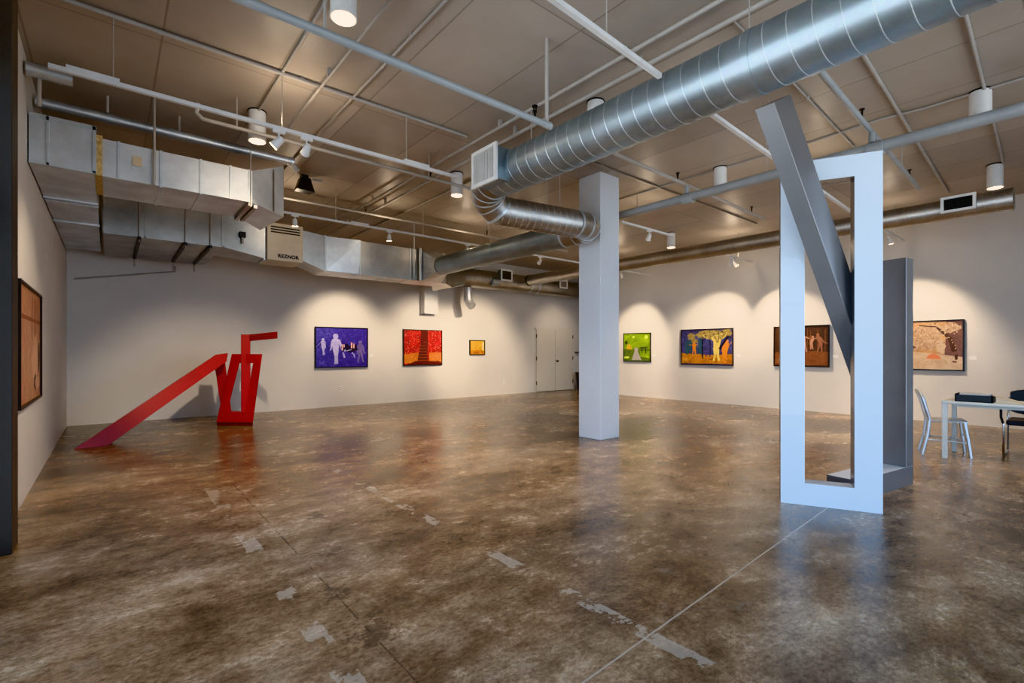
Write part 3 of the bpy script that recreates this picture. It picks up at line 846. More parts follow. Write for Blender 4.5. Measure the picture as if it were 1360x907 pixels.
def spot_head():
    t = thing('track_spotlight', '', 'spotlight', (0, 0, 0))
    boxobj('adapter', (-0.055, -0.018, -0.045), (0.055, 0.018, -0.017), M['white'], t)
    q = MB(); q.tube([(0, 0, -0.045), (0, 0, -0.09)], 0.009, 8); q.build('stem', M['white'], t)
    q = MB(); q.tube([(0, 0, 0.05), (0, 0, 0.03), (0, 0, -0.05), (0, 0, -0.07)], [0.022, 0.034, 0.040, 0.046], 20, True); h = q.build('lamp_head', M['white'], t)
    q = MB(); q.tube([(0, 0, -0.0705), (0, 0, -0.074)], 0.040, 20); q.build('lens', M['ledwarm'], h)
    h.location = (0, 0, -0.125)
    return t
sp = spot_head()
WARM = (1.0, 0.79, 0.56)
SPOTS = [  # pos, target, watts, cone, label, visible group
    ((1.26, 5.06, 3.51), (-0.58, 6.4, 1.3), 55, 60, 'lit spotlight on the long left track beside the hanger wire'),
    ((1.52, 5.06, 3.51), (1.5, 10.2, 0.7), 210, 42, 'second lit spotlight on the long left track'),
    ((2.28, 8.2, 3.55), (2.6, 8.9, 0.0), 60, 70, 'lit spotlight on the track in front of the beige heater'),
    ((3.90, 8.2, 3.55), (4.2, 8.7, 0.0), 60, 70, 'lit spotlight on the track above the creased duct panel'),
    ((5.62, 8.2, 3.55), (6.0, 9.2, 0.0), 60, 70, 'lit spotlight on the track above the round duct transition'),
    ((7.64, 8.2, 3.55), (8.45, 11.85, 1.25), 240, 54, 'lit spotlight between the two round ducts left of the column'),
    ((7.35, 5.06, 3.51), (9.5, 8.2, 0.0), 200, 60, 'lit spotlight on the track right of the column'),
    ((10.62, 8.2, 3.54), (12.16, 8.8, 1.45), 120, 66, 'lit spotlight at the far corner right beside the column'),
    ((10.86, 5.3, 3.50), (12.16, 6.55, 1.45), 150, 70, 'left one of the twin spotlights below the right wall duct'),
    ((11.05, 5.3, 3.50), (12.16, 4.4, 1.45), 130, 70, 'right one of the twin spotlights below the right wall duct'),
    ((7.30, 2.342, 3.485), (9.9, 3.4, 0.0), 170, 60, 'lit spotlight seen through the top of the white frame sculpture'),
    ((10.9, 2.4, 3.50), (12.16, 2.2, 1.45), 110, 70, 'lit spotlight just right of the white frame sculpture'),
]
for i, (p, tg, wt, cone, lb) in enumerate(SPOTS):
    s = sp if i == 0 else dup(sp, p, 0, lb)
    s.location = p; s['label'] = lb; s['group'] = 'lit track spotlights'
    h = child(s, 'lamp_head')
    hp = V(p) + V((0, 0, -0.125))
    dirv = (V(tg) - hp).normalized()
    qt = dirv.to_track_quat('-Z', 'Y')
    h.rotation_euler = qt.to_euler()
    ld = bpy.data.lights.new('spot_beam', 'SPOT'); ld.energy = wt * 1.5; ld.color = WARM; ld.spot_size = math.radians(cone); ld.spot_blend = 0.75; ld.shadow_soft_size = 0.035
    lo = bpy.data.objects.new('spot_beam', ld); COL.objects.link(lo)
    lo.location = hp + dirv * 0.085; lo.rotation_euler = qt.to_euler()
    # added point lamp above each head to warm the ceiling
    ld = bpy.data.lights.new('added_ceiling_glow', 'POINT'); ld.energy = 2.6; ld.color = WARM; ld.shadow_soft_size = 0.03
    lo = bpy.data.objects.new('added_ceiling_glow', ld); COL.objects.link(lo); lo.location = V(p) + V((0, 0.03, 0.10))

# lamps on the hidden track between the trunk and the back wall
for (x, y, z, tx_, wt) in ((4.3, 10.35, 3.0, 4.38, 95), (6.75, 10.0, 2.80, 6.63, 95), (11.6, 10.2, 3.2, 11.7, 30)):
    ld = bpy.data.lights.new('spot_beam', 'SPOT'); ld.energy = wt * 1.2; ld.color = WARM; ld.spot_size = math.radians(92); ld.spot_blend = 0.9; ld.shadow_soft_size = 0.03
    lo = bpy.data.objects.new('spot_beam', ld); COL.objects.link(lo); lo.location = (x, y, z); lo.rotation_euler = (V((tx_, YB, 1.3)) - V((x, y, z))).to_track_quat('-Z', 'Y').to_euler()

# downlights
def downlight():
    t = thing('cylinder_downlight', '', 'downlight', (0, 0, 0))
    q = MB(); q.tube([(0, 0, 0), (0, 0, -0.33)], 0.090, 32, True); q.build('housing', M['white'], t)
    q = MB(); q.ring((0, 0, -0.332), (0, 0, 1), 0.090, 0.02, 0.004, 32); q.build('trim_ring', M['white'], t)
    q = MB(); q.tube([(0, 0, -0.3425), (0, 0, -0.345)], 0.082, 28); q.build('lens', M['ledsoft'], t)
    q = MB(); q.tube([(0, 0, 0.0), (0, 0, -0.012)], 0.098, 24); q.build('ceiling_plate', M['black'], t)
    return t
dl = downlight()
DL = [((1.29, 3.45), 'white cylinder downlight at the top edge of the picture'), ((1.29, 6.10), 'white cylinder downlight just behind the long left track'),
      ((4.09, 6.26), 'white cylinder downlight beside the big duct elbow'), ((6.98, 3.57), 'white cylinder downlight above the sprinkler main left of the grey beam'),
      ((7.03, 0.78), 'white cylinder downlight near the top right above the sprinkler main'), ((9.96, 0.95), 'white cylinder downlight above the right wall register'),
      ((9.95, 6.26), 'small lit downlight far right of the column above the wall duct'), ((4.09, 3.50), 'white downlight mostly hidden on top of the big spiral duct')]
for i, ((x, y), lb) in enumerate(DL):
    s = dl if i == 0 else dup(dl, (x, y, CEIL), 0, lb)
    s.location = (x, y, CEIL); s['label'] = lb; s['group'] = 'white ceiling downlights'
    ld = bpy.data.lights.new('down_beam', 'SPOT'); ld.energy = 105; ld.color = (1.0, 0.76, 0.52); ld.spot_size = math.radians(95); ld.spot_blend = 0.8; ld.shadow_soft_size = 0.07
    lo = bpy.data.objects.new('down_beam', ld); COL.objects.link(lo); lo.location = (x, y, CEIL - 0.36)

# black loudspeaker
t = thing('loudspeaker', 'black wedge loudspeaker hung from the ceiling left of centre', 'speaker', (2.32, 7.85, CEIL))
q = MB(); q.hexa([(-0.14, -0.10, -0.25), (0.13, -0.12, -0.27), (0.12, 0.12, -0.25), (-0.12, 0.12, -0.24), (-0.07, -0.07, -0.05), (0.07, -0.08, -0.05), (0.07, 0.07, -0.05), (-0.07, 0.07, -0.05)])
q.build('cabinet', M['black'], t, 0.008)
boxobj('mount_bracket', (-0.05, -0.05, -0.055), (0.05, 0.05, 0), M['black'], t)
boxobj('junction_plate', (0.14, 0.05, -0.03), (0.28, 0.13, 0), M['pipe'], t)

# ------------------------------------------------------------------ white and grey sculpture
t = thing('frame_sculpture', 'tall pale frame sculpture with grey slanted beam and grey upright', 'sculpture', (4.62, 1.806, 0))
ux = V((0.3199, -0.6718, 0)); PW = ux.length; ux.normalize(); nb = V((-ux.y, ux.x, 0))   # nb points away from the viewer
PH, T_, sw = 3.02, 0.165, 0.185
def pt(u, w, z): return ux * u + nb * w + V((0, 0, z))
q = MB()
outer = [(0, 0), (PW, 0), (PW, PH), (0, PH)]
inner = [(0.185, 0.190), (PW - 0.195, 0.190), (PW - 0.195, PH - 0.185), (0.185, PH - 0.185)]
vs = [pt(u, 0, z) for u, z in outer] + [pt(u, 0, z) for u, z in inner] + [pt(u, T_, z) for u, z in outer] + [pt(u, T_, z) for u, z in inner]
fs = []
for i in range(4):
    j = (i + 1) % 4
    fs += [(i, j, 4 + j, 4 + i), (8 + j, 8 + i, 12 + i, 12 + j), (i, 8 + i, 8 + j, j), (4 + i, 4 + j, 12 + j, 12 + i)]
q.add(vs, fs)
q.mi = [0 if k % 4 == 0 or k == 3 else 1 for k in range(len(q.f))]  # inner bottom ledge kept pale to paint in the light it reflects
q.build('white_frame', [M['sculpt'], M['sculptgrey']], t)
# slanted beam: section corners at the top end, extruded down through the opening
O = t.location
A_ = V((3.869, 1.702, 3.234)) - O; B_ = V((3.922, 1.581, 3.263)) - O; C_ = V((4.16, 1.552, 3.392)) - O; D_ = A_ + C_ - B_
dirb = (V((5.22, 1.414, 1.032)) - V((3.869, 1.702, 3.234)))
q = MB(); q.prism([A_, B_, C_, D_], dirb * 1.02); q.build('slanted_beam', M['sculptgrey'], t, 0.003)
# grey upright frame behind: bottom rail and wide deep stile
e1 = V((1.1246, -0.1791, 0)).normalized(); e2 = V((-e1.y, e1.x, 0))
S0 = V((6.287, 1.191, 0)) - O
Lr = 1.14; dp = 0.26
def p2(u, w, z): return S0 + e1 * u + e2 * w + V((0, 0, z))
q = MB()
q.hexa([p2(-Lr, 0, 0), p2(0, 0, 0), p2(0, dp, 0), p2(-Lr, dp, 0), p2(-Lr, 0, 0.19), p2(0, 0, 0.19), p2(0, dp, 0.19), p2(-Lr, dp, 0.19)])
q.hexa([p2(-0.16, 0, 0.19), p2(0, 0, 0.19), p2(0, dp, 0.19), p2(-0.16, dp, 0.19), p2(-0.16, 0, 2.29), p2(0, 0, 2.29), p2(0, dp, 2.29), p2(-0.16, dp, 2.29)])
q.mi[1] = 1  # rail top takes the pale colour in place of reflected light
q.build('grey_upright', [M['sculptgrey'], M['sculpt']], t, 0.003)

# ------------------------------------------------------------------ red sculpture
rz = -math.radians(39.66)
RU, RN = V((0.7699, -0.6382, 0)), V((0.6382, 0.7699, 0))
base = RN * 8.75 + RU * (-4.95)
t = thing('red_sculpture', 'red angular steel sculpture with long slanted beam against the back wall', 'sculpture', (base.x, base.y, 0), rz)
K = 8.75 / 644.0
def uu(x): return (x - 680) * K + 4.95
def zz(y): return 1.35 - (y - 466.6) * K
dp = 0.20
q = MB()
# leaning parallelogram frame
D1 = V((-0.11, 0.19, 0))
out_ = [(-0.385, 0.07), (0.275, 0.07), (0.445, 1.30), (-0.105, 1.30)]
inn_ = [(-0.19, 0.255), (0.13, 0.255), (0.285, 1.14), (0.035, 1.14)]
vs = [V((u, 0, z)) for u, z in out_] + [V((u, 0, z)) for u, z in inn_]
vs += [p + D1 for p in vs]
vs = vs[:8] + vs[8:]
fs = []
for i in range(4):
    j = (i + 1) % 4
    fs += [(i, j, 4 + j, 4 + i), (8 + j, 8 + i, 12 + i, 12 + j), (i, 8 + i, 8 + j, j), (4 + i, 4 + j, 12 + j, 12 + i)]
q.add(vs, fs)
q.build('leaning_frame', M['red'], t, 0.002)
q = MB(); q.prism([(-0.38, 0.015, 0), (0.265, 0.015, 0), (0.265, 0.015, 0.07), (-0.38, 0.015, 0.07)], D1); q.build('dark_plinth', M['redbase'], t)
# post with arm
q = MB()
q.hexa([(0.085, -0.03, 0.25), (0.215, 0.03, 0.25), (0.09, 0.19, 0.25), (0.0, 0.11, 0.25), (0.080, -0.03, 1.655), (0.215, 0.03, 1.655), (0.09, 0.19, 1.655), (-0.005, 0.11, 1.655)])
q.prism([(0.20, 0.02, 1.535), (0.985, -0.55, 1.568), (0.985, -0.55, 1.685), (0.20, 0.02, 1.655)], (-0.09, 0.14, 0))
q.build('post_with_arm', M['red'], t, 0.002)
# second leaning bar
q = MB()
q.hexa([(-0.335, 0.14, 0.0), (-0.20, 0.20, 0.0), (-0.30, 0.36, 0.0), (-0.395, 0.28, 0.0), (-0.43, -0.02, 1.27), (-0.27, 0.05, 1.27), (-0.36, 0.20, 1.27), (-0.53, 0.14, 1.27)])
q.build('leaning_bar', M['red'], t, 0.002)
# long slanted beam down to the floor
def Lc(X, Y, Z):
    w = V((X, Y, 0)) - V((base.x, base.y, 0)); return V((w.dot(RU), w.dot(RN), Z))
q = MB()
b1, b2, b3 = Lc(-0.385, 8.94, 0.003), Lc(-0.022, 9.024, 0.003), V((-0.023, -0.30, 1.174))
b4 = b1 + (b3 - b2) * 1.125 + (b2 - b1) * 0.53
b5 = b1 + (b3 - b2) * 1.10 + (b2 - b1) * 0.12
q.prism([b1, b2, b3, b4, b5], (-0.13, 0.20, 0.0))
q.build('slanted_beam', M['red'], t, 0.002)

# ------------------------------------------------------------------ pictures
def pic_mat(name, stops, scale=8, dist=1.0, rough=0.35, spots=None, vgrad=None):
    mt, nt, b = nodes_of(name)
    tc = nt.nodes.new('ShaderNodeTexCoord')
    f = noise(nt, tc.outputs['Object'], scale, 6, 0.7, dist)
    r = ramp(nt, stops); nt.links.new(f, r.inputs[0]); col = r.outputs[0]
    if spots:
        v = nt.nodes.new('ShaderNodeTexVoronoi'); v.inputs['Scale'].default_value = spots[0]; nt.links.new(tc.outputs['Object'], v.inputs['Vector'])
        rr = ramp(nt, [(spots[1], (1, 1, 1)), (spots[1] + 0.06, (0, 0, 0))]); nt.links.new(v.outputs['Distance'], rr.inputs[0])
        col = mixc(nt, rr.outputs[0], col, spots[2])
    nt.links.new(col, b.inputs['Base Color']); b.inputs['Roughness'].default_value = rough
    return mt

def fig(cx, cy, h, lean=0.0, arms=((-0.16, 0.1), (0.16, 0.1)), legs=(-0.1, 0.1)):
    """flat painted figure as polygons in picture coordinates, feet at cy"""
    P_ = []
    hx = cx + lean
    r = h * 0.075
    P_.append([(hx + r * math.cos(a) * 0.9, cy + h * 0.92 + r * math.sin(a) * 1.15) for a in [k * PI / 5 for k in range(10)]])
    P_.append([(cx - h * 0.07, cy + h * 0.48), (cx + h * 0.07, cy + h * 0.48), (hx + h * 0.10, cy + h * 0.80), (hx + h * 0.03, cy + h * 0.86), (hx - h * 0.03, cy + h * 0.86), (hx - h * 0.10, cy + h * 0.80)])
    for s, lx in zip((-1, 1), legs):
        P_.append([(cx + s * h * 0.035 - h * 0.045, cy + h * 0.50), (cx + s * h * 0.035 + h * 0.045, cy + h * 0.50), (cx + lx * h * 0.55 + h * 0.032, cy + h * 0.25), (cx + lx * h + h * 0.025, cy), (cx + lx * h - h * 0.03, cy), (cx + lx * h * 0.55 - h * 0.03, cy + h * 0.25)])
    for s, (ax, ay) in zip((-1, 1), arms):
        sx, sy = hx + s * h * 0.085, cy + h * 0.79
        ex, ey = sx + ax * h * 0.5, sy + (ay - 0.2) * h * 0.6
        fx, fy = sx + ax * h, sy + ay * h - 0.1 * h
        w = h * 0.025
        P_.append([(sx - w, sy - w), (sx + w, sy + w), (ex + w, ey + w), (fx + w * .7, fy + w * .7), (fx - w * .7, fy - w * .7), (ex - w, ey - w)])
    return P_

def picture(label, wall, c0, c1, z0, z1, mats, shapes, name='framed_picture'):
    """wall 'back' (u=X, faces -Y), 'right' (faces -X, u=-Y) or 'left' (faces +X, u=+Y)"""
    W = c1 - c0; Hh = z1 - z0
    if wall == 'back': loc, rz_ = ((c0 + c1) / 2, YB - 0.002, z0), 0
    elif wall == 'right': loc, rz_ = (XR - 0.002, (c0 + c1) / 2, z0), -PI / 2
    else: loc, rz_ = (XL + 0.002, (c0 + c1) / 2, z0), PI / 2
    t = thing(name, label, 'picture', loc, rz_)
    f = MB(); bw, dp_ = 0.022, 0.045
    for (xa, xb, za, zb) in ((-W / 2, W / 2, 0, bw), (-W / 2, W / 2, Hh - bw, Hh), (-W / 2, -W / 2 + bw, bw, Hh - bw), (W / 2 - bw, W / 2, bw, Hh - bw)):
        f.box((xa, -dp_, za), (xb, 0, zb))
    f.build('picture_frame', M['frame'], t)
    q = MB()
    x0, x1, za, zb = -W / 2 + bw, W / 2 - bw, bw, Hh - bw
    q.add([(x0, -0.028, za), (x1, -0.028, za), (x1, -0.028, zb), (x0, -0.028, zb)], [(0, 1, 2, 3)], 0)
    lev = 0
    for mi, poly in shapes:
        lev += 1
        y = -0.0284 - lev * 0.00008
        pts = [(x0 + min(max(u, 0.0), 1.0) * (x1 - x0), y, za + min(max(v, 0.0), 1.0) * (zb - za)) for u, v in poly]
        q.add(pts, [tuple(range(len(pts)))], mi)
    q.build('canvas', mats, t, recalc=False)
    return t

def S(mi, polys): return [(mi, p) for p in polys]
def blob(cx, cy, rx, ry, n=12, j=0.25):
    return [(cx + rx * math.cos(a) * (1 + random.uniform(-j, j)), cy + ry * math.sin(a) * (1 + random.uniform(-j, j))) for a in [2 * PI * k / n for k in range(n)]]

# blue night picture
pm = [pic_mat('blue_ground', [(0.3, (0.022, 0.014, 0.15)), (0.52, (0.05, 0.035, 0.33)), (0.75, (0.16, 0.13, 0.58))], 11, 1.4),
      pic_mat('pale_violet_figure', [(0.3, (0.30, 0.27, 0.62)), (0.7, (0.58, 0.54, 0.86))], 9),
      pic_mat('mauve_figure', [(0.3, (0.10, 0.075, 0.26)), (0.7, (0.24, 0.19, 0.46))], 9),
      simple('picture_dark', (0.012, 0.008, 0.03), 0.4), simple('picture_pink', (0.75, 0.42, 0.42), 0.5)]
sh_ = S(1, fig(0.37, 0.07, 0.78, 0.0, ((-0.05, -0.25), (0.13, -0.26)), (0.0, 0.04))) + S(1, fig(0.13, 0.31, 0.42, 0.0, ((-0.28, -0.2), (0.02, -0.3)), (0.02, 0.05)))
sh_ += S(2, fig(0.86, 0.10, 0.58, 0.0, ((-0.04, -0.3), (0.10, -0.3)), (-0.08, 0.12)))
sh_ += [(3, blob(0.56, 0.50, 0.10, 0.10)), (3, blob(0.72, 0.50, 0.09, 0.10)), (3, blob(0.66, 0.44, 0.14, 0.06))]
for (x, y, w, h_) in ((0.50, 0.42, .012, .16), (0.535, 0.50, .010, .08), (0.685, 0.48, .014, .15), (0.73, 0.48, .012, .12)):
    sh_.append((4, [(x - w, y), (x + w, y), (x + w, y + h_), (x - w, y + h_)]))
sh_ += [(1, [(0.50, 0.37), (0.53, 0.37), (0.56, 0.24), (0.53, 0.22)]), (1, blob(0.55, 0.42, .018, .03)), (1, [(0.58, .42), (.68, .45), (.68, .43), (.58, .40)]), (1, [(.71, .34), (.74, .33), (.755, .24), (.74, .22)]), (1, blob(0.70, 0.35, .016, .025))]
picture('blue picture of pale violet figures walking at night on the back wall', 'back', 3.74, 5.04, 0.955, 1.94, pm, sh_)
# red picture
pm = [pic_mat('red_ground', [(0.3, (0.10, 0.002, 0.004)), (0.5, (0.42, 0.006, 0.008)), (0.72, (0.75, 0.02, 0.015))], 5, 1.2, 0.35, (20, 0.20, (0.85, 0.35, 0.22))),
      pic_mat('orange_ground', [(0.3, (0.45, 0.09, 0.015)), (0.7, (0.80, 0.30, 0.06))], 14), pic_mat('dark_stack', [(0.35, (0.02, 0.004, 0.004)), (0.65, (0.16, 0.015, 0.008))], 26),
      simple('picture_maroon', (0.11, 0.006, 0.006), 0.4), simple('picture_line_red', (0.55, 0.10, 0.05), 0.5)]
sh_ = [(1, [(0.0, 0.05), (0.42, 0.05), (0.40, 0.36), (0.0, 0.30)]), (1, [(0.66, 0.05), (1, 0.05), (1, 0.36), (0.66, 0.35)]), (3, [(0.42, 0.36), (0.64, 0.36), (0.62, 1), (0.44, 1)]),
       (3, [(0.05, 0.0), (0.95, 0.0), (0.80, 0.10), (0.30, 0.11)]), (2, [(0.34, 0.07), (0.64, 0.07), (0.60, 0.36), (0.38, 0.36)]), (2, [(0.40, 0.38), (0.56, 0.38), (0.54, 0.60), (0.42, 0.60)])]
for k in range(6):
    y = 0.12 + k * 0.085; w = 0.15 - k * 0.012
    sh_.append((4, [(0.49 - w, y), (0.49 + w, y), (0.49 + w, y + 0.010), (0.49 - w, y + 0.010)]))
sh_ += [(4, [(0.62, 0.40), (0.635, 0.40), (0.66, 0.90), (0.65, 0.90)]), (4, [(0.50, 0.65), (0.60, 0.65), (0.60, 0.66), (0.50, 0.66)]), (3, blob(0.88, 0.04, 0.13, 0.08))]
for k in range(40): sh_.append((4, blob(random.uniform(0.02, 0.40) if k % 2 else random.uniform(0.66, 0.98), random.uniform(0.42, 0.97), random.uniform(.006, .014), random.uniform(.010, .022), 6, 0.4)))
picture('red picture with a dark stepped tower and falling sparks on the back wall', 'back', 6.03, 7.23, 0.965, 1.945, pm, sh_)
# small yellow picture
pm = [pic_mat('yellow_ground', [(0.3, (0.62, 0.26, 0.015)), (0.55, (0.85, 0.48, 0.02)), (0.75, (0.92, 0.66, 0.12))], 5), pic_mat('orange_band', [(0.3, (0.35, 0.10, 0.01)), (0.7, (0.70, 0.30, 0.03))], 12), simple('picture_brown', (0.12, 0.03, 0.01), 0.5), simple('picture_pale_yellow', (0.90, 0.80, 0.45), 0.5)]
sh_ = [(1, [(0, 0), (1, 0), (1, 0.22), (0.6, 0.34), (0, 0.24)]), (3, [(0.86, 0.3), (0.97, 0.3), (0.97, 0.95), (0.86, 0.9)])] + [(2, blob(x, y, 0.03, 0.05)) for x, y in ((0.45, 0.12), (0.6, 0.18), (0.68, 0.46), (0.78, 0.3), (0.85, 0.15), (0.3, 0.1), (0.55, 0.08))]
picture('small square yellow picture on the back wall left of the doors', 'back', 8.175, 8.73, 1.245, 1.685, pm, sh_)
# green picture
pm = [pic_mat('green_ground', [(0.3, (0.10, 0.18, 0.01)), (0.55, (0.22, 0.36, 0.01)), (0.75, (0.45, 0.58, 0.03))], 4), pic_mat('deep_green', [(0.3, (0.03, 0.06, 0.01)), (0.7, (0.14, 0.22, 0.02))], 10), simple('picture_pale_path', (0.40, 0.37, 0.35), 0.5),
      simple('picture_gold', (0.60, 0.36, 0.03), 0.5), simple('picture_dark_green', (0.02, 0.035, 0.01), 0.5), simple('picture_lime', (0.55, 0.68, 0.10), 0.5)]
sh_ = [(1, [(0, 0), (1, 0), (1, 0.42), (0.7, 0.5), (0.3, 0.42), (0, 0.45)]), (0, [(0.62, 0.15), (1, 0.10), (1, 0.36), (0.62, 0.36)]), (2, [(0.30, 0.03), (0.68, 0.03), (0.52, 0.40), (0.44, 0.42)]), (4, blob(0.09, 0.68, 0.055, 0.07)), (3, [(0.10, 0.42), (0.34, 0.42), (0.22, 0.62), (0.13, 0.60)]),
       (4, [(0.64, 0.50), (0.92, 0.52), (0.92, 0.48), (0.64, 0.46)]), (4, [(0.68, 0.30), (0.71, 0.30), (0.72, 0.5), (0.69, 0.5)]), (4, [(0.82, 0.28), (0.86, 0.28), (0.86, 0.5), (0.82, 0.5)]), (5, blob(0.37, 0.88, 0.06, 0.05)), (5, blob(0.86, 0.86, 0.06, 0.07)), (2, blob(0.48, 0.42, 0.09, 0.07)), (5, blob(0.10, 0.12, 0.10, 0.05))]
picture('green picture with a pale path on the right wall beside the column', 'right', 8.30, 9.27, 1.045, 1.90, pm, sh_)
# forest figures picture
pm = [pic_mat('twilight_ground', [(0.3, (0.02, 0.02, 0.06)), (0.55, (0.07, 0.075, 0.22)), (0.75, (0.16, 0.15, 0.36))], 6), pic_mat('amber_field', [(0.3, (0.20, 0.06, 0.008)), (0.5, (0.50, 0.19, 0.02)), (0.7, (0.72, 0.36, 0.06))], 9),
      pic_mat('ochre_leaf', [(0.3, (0.10, 0.07, 0.02)), (0.7, (0.50, 0.38, 0.14))], 22), simple('picture_teal', (0.03, 0.10, 0.13), 0.5), simple('picture_yellow_skin', (0.70, 0.55, 0.15), 0.5), simple('picture_orange_skin', (0.62, 0.22, 0.03), 0.5), simple('picture_night', (0.01, 0.012, 0.03), 0.5)]
sh_ = [(1, [(0, 0.02), (1, 0.02), (1, 0.30), (0.6, 0.27), (0.3, 0.30), (0, 0.33)])]
for (x, y, rx, ry) in ((0.2, 0.80, 0.09, 0.12), (0.42, 0.86, 0.12, 0.11), (0.60, 0.92, 0.16, 0.08), (0.70, 0.80, 0.17, 0.13), (0.9, 0.90, 0.10, 0.09), (0.26, 0.66, 0.08, 0.09)): sh_.append((2, blob(x, y, rx, ry, 14, 0.35)))
for (x, w, y0, y1, mi) in ((0.43, 0.016, 0.16, 0.80, 6), (0.10, 0.022, 0.30, 0.72, 3), (0.30, 0.02, 0.28, 0.62, 3), (0.58, 0.014, 0.3, 0.7, 6), (0.38, 0.03, 0.3, 0.75, 3), (0.66, 0.02, 0.3, 0.7, 3)):
    sh_.append((mi, [(x - w, y0), (x + w, y0), (x + w * .8, y1), (x - w * .8, y1)]))
sh_ += S(3, fig(0.16, 0.27, 0.45, 0.02, ((-0.2, 0.0), (0.2, 0.1)), (-0.1, 0.12))) + S(5, fig(0.26, 0.26, 0.40)) + S(0, fig(0.54, 0.22, 0.42, 0.0, ((-0.2, 0.1), (0.15, 0.0)), (-0.1, 0.1)))
sh_ += S(4, fig(0.70, 0.10, 0.75, 0.02, ((-0.05, 0.22), (0.12, 0.28)), (-0.06, 0.07))) + S(5, fig(0.86, 0.05, 0.66, 0.03, ((-0.05, -0.2), (0.06, 0.2)), (-0.03, 0.03)))
sh_ += [(6, [(0.74, 0.45), (0.78, 0.43), (0.95, 0.80), (0.92, 0.84)])]
for k in range(46): sh_.append((random.choice((2, 2, 6, 4)), blob(random.uniform(0.40, 0.98), random.uniform(0.72, 0.97), random.uniform(.008, .022), random.uniform(.01, .025), 6, 0.4)))
for k in range(20): sh_.append((random.choice((5, 1, 6)), blob(random.uniform(0, 1), random.uniform(0.03, 0.27), random.uniform(.02, .05), random.uniform(.006, .014), 7, 0.4)))
sh_ += [(2, [(0.70, 0.62), (0.73, 0.62), (0.66, 0.95), (0.645, 0.95)]), (2, [(0.71, 0.62), (0.74, 0.62), (0.80, 0.94), (0.785, 0.95)]), (6, [(0.735, 0.62), (0.745, 0.62), (0.75, 0.97), (0.735, 0.97)])]
picture('dark blue and amber picture of figures among trees on the right wall', 'right', 5.867, 7.323, 0.985, 1.945, pm, sh_)
# brown picture of running figures
pm = [pic_mat('bark_ground', [(0.35, (0.035, 0.016, 0.010)), (0.6, (0.10, 0.05, 0.032)), (0.8, (0.20, 0.12, 0.085))], 16), pic_mat('rust_field', [(0.3, (0.17, 0.055, 0.022)), (0.7, (0.34, 0.13, 0.06))], 10), simple('picture_skin', (0.58, 0.29, 0.19), 0.5), simple('picture_skin_shade', (0.36, 0.15, 0.09), 0.5)]
sh_ = [(1, [(0, 0.02), (1, 0.02), (1, 0.36), (0.6, 0.38), (0, 0.34)])]
sh_ += S(2, fig(0.70, 0.42, 0.34, 0.03, ((-0.3, 0.25), (0.2, 0.2)), (-0.02, 0.1))) + S(3, fig(0.87, 0.36, 0.46, -0.05, ((-0.25, 0.05), (0.30, -0.25)), (-0.12, 0.05))) + S(2, fig(0.57, 0.36, 0.48, -0.02, ((-0.2, 0.2), (0.15, 0.1)), (-0.1, 0.1))) + S(3, fig(0.14, 0.06, 0.5, 0.10, ((-0.2, 0.2), (0.2, 0.0)), (-0.15, 0.1))) + S(2, fig(0.35, 0.3, 0.5))
for k in range(36):
    x_ = random.uniform(0, 0.98); sh_.insert(1, (random.choice((0, 0, 1)), [(x_, random.uniform(.36, .5)), (x_ + .012, .4), (x_ + .016, random.uniform(.7, 1)), (x_ + .003, random.uniform(.7, 1))]))
picture('brown picture of figures running in a wood seen through the white frame sculpture', 'right', 3.742, 4.895, 1.0, 1.935, pm, sh_)
# sepia picture
pm = [pic_mat('sepia_ground', [(0.3, (0.30, 0.14, 0.05)), (0.55, (0.55, 0.30, 0.12)), (0.75, (0.70, 0.45, 0.22))], 4), pic_mat('sepia_blossom', [(0.35, (0.30, 0.15, 0.07)), (0.65, (0.66, 0.46, 0.28))], 18), simple('picture_bark', (0.07, 0.025, 0.014), 0.6), pic_mat('sepia_cloth', [(0.3, (0.48, 0.30, 0.17)), (0.7, (0.68, 0.50, 0.32))], 8),
      simple('picture_coral', (0.70, 0.22, 0.10), 0.5), pic_mat('sepia_shade', [(0.3, (0.10, 0.035, 0.018)), (0.7, (0.22, 0.09, 0.045))], 8)]
sh_ = [(5, [(0.80, 0.30), (1, 0.2), (1, 1), (0.82, 1)]), (1, blob(0.62, 0.80, 0.22, 0.14, 16, 0.3)), (1, blob(0.88, 0.86, 0.11, 0.10, 14, 0.3)), (1, blob(0.55, 0.55, 0.25, 0.16, 16, 0.3)), (3, [(0, 0.0), (1, 0.0), (1, 0.26), (0.5, 0.36), (0, 0.40)]),
       (2, [(0.70, 0.86), (0.72, 0.88), (0.88, 0.66), (0.94, 0.38), (0.88, 0.36), (0.84, 0.62)]), (2, [(0.5, 0.93), (0.70, 0.90), (0.72, 0.87), (0.5, 0.91)]), (3, blob(0.76, 0.48, 0.055, 0.16)), (4, [(0.58, 0.22), (0.76, 0.21), (0.74, 0.28), (0.68, 0.33), (0.62, 0.31)]), (2, blob(0.42, 0.46, 0.03, 0.035)), (2, blob(0.93, 0.26, 0.02, 0.06)), (3, blob(0.3, 0.3, 0.12, 0.14)), (5, blob(0.91, 0.16, 0.03, 0.02)), (3, blob(0.50, 0.30, 0.1, 0.05))]
for k in range(60): sh_.append((random.choice((1, 3, 5, 1)), blob(random.uniform(0.45, 0.99), random.uniform(0.42, 0.97), random.uniform(.006, .018), random.uniform(.008, .022), 6, 0.4)))
picture('sepia picture of a blossoming tree on the right wall above the metal chair', 'right', 1.56, 2.86, 0.985, 1.945, pm, sh_)
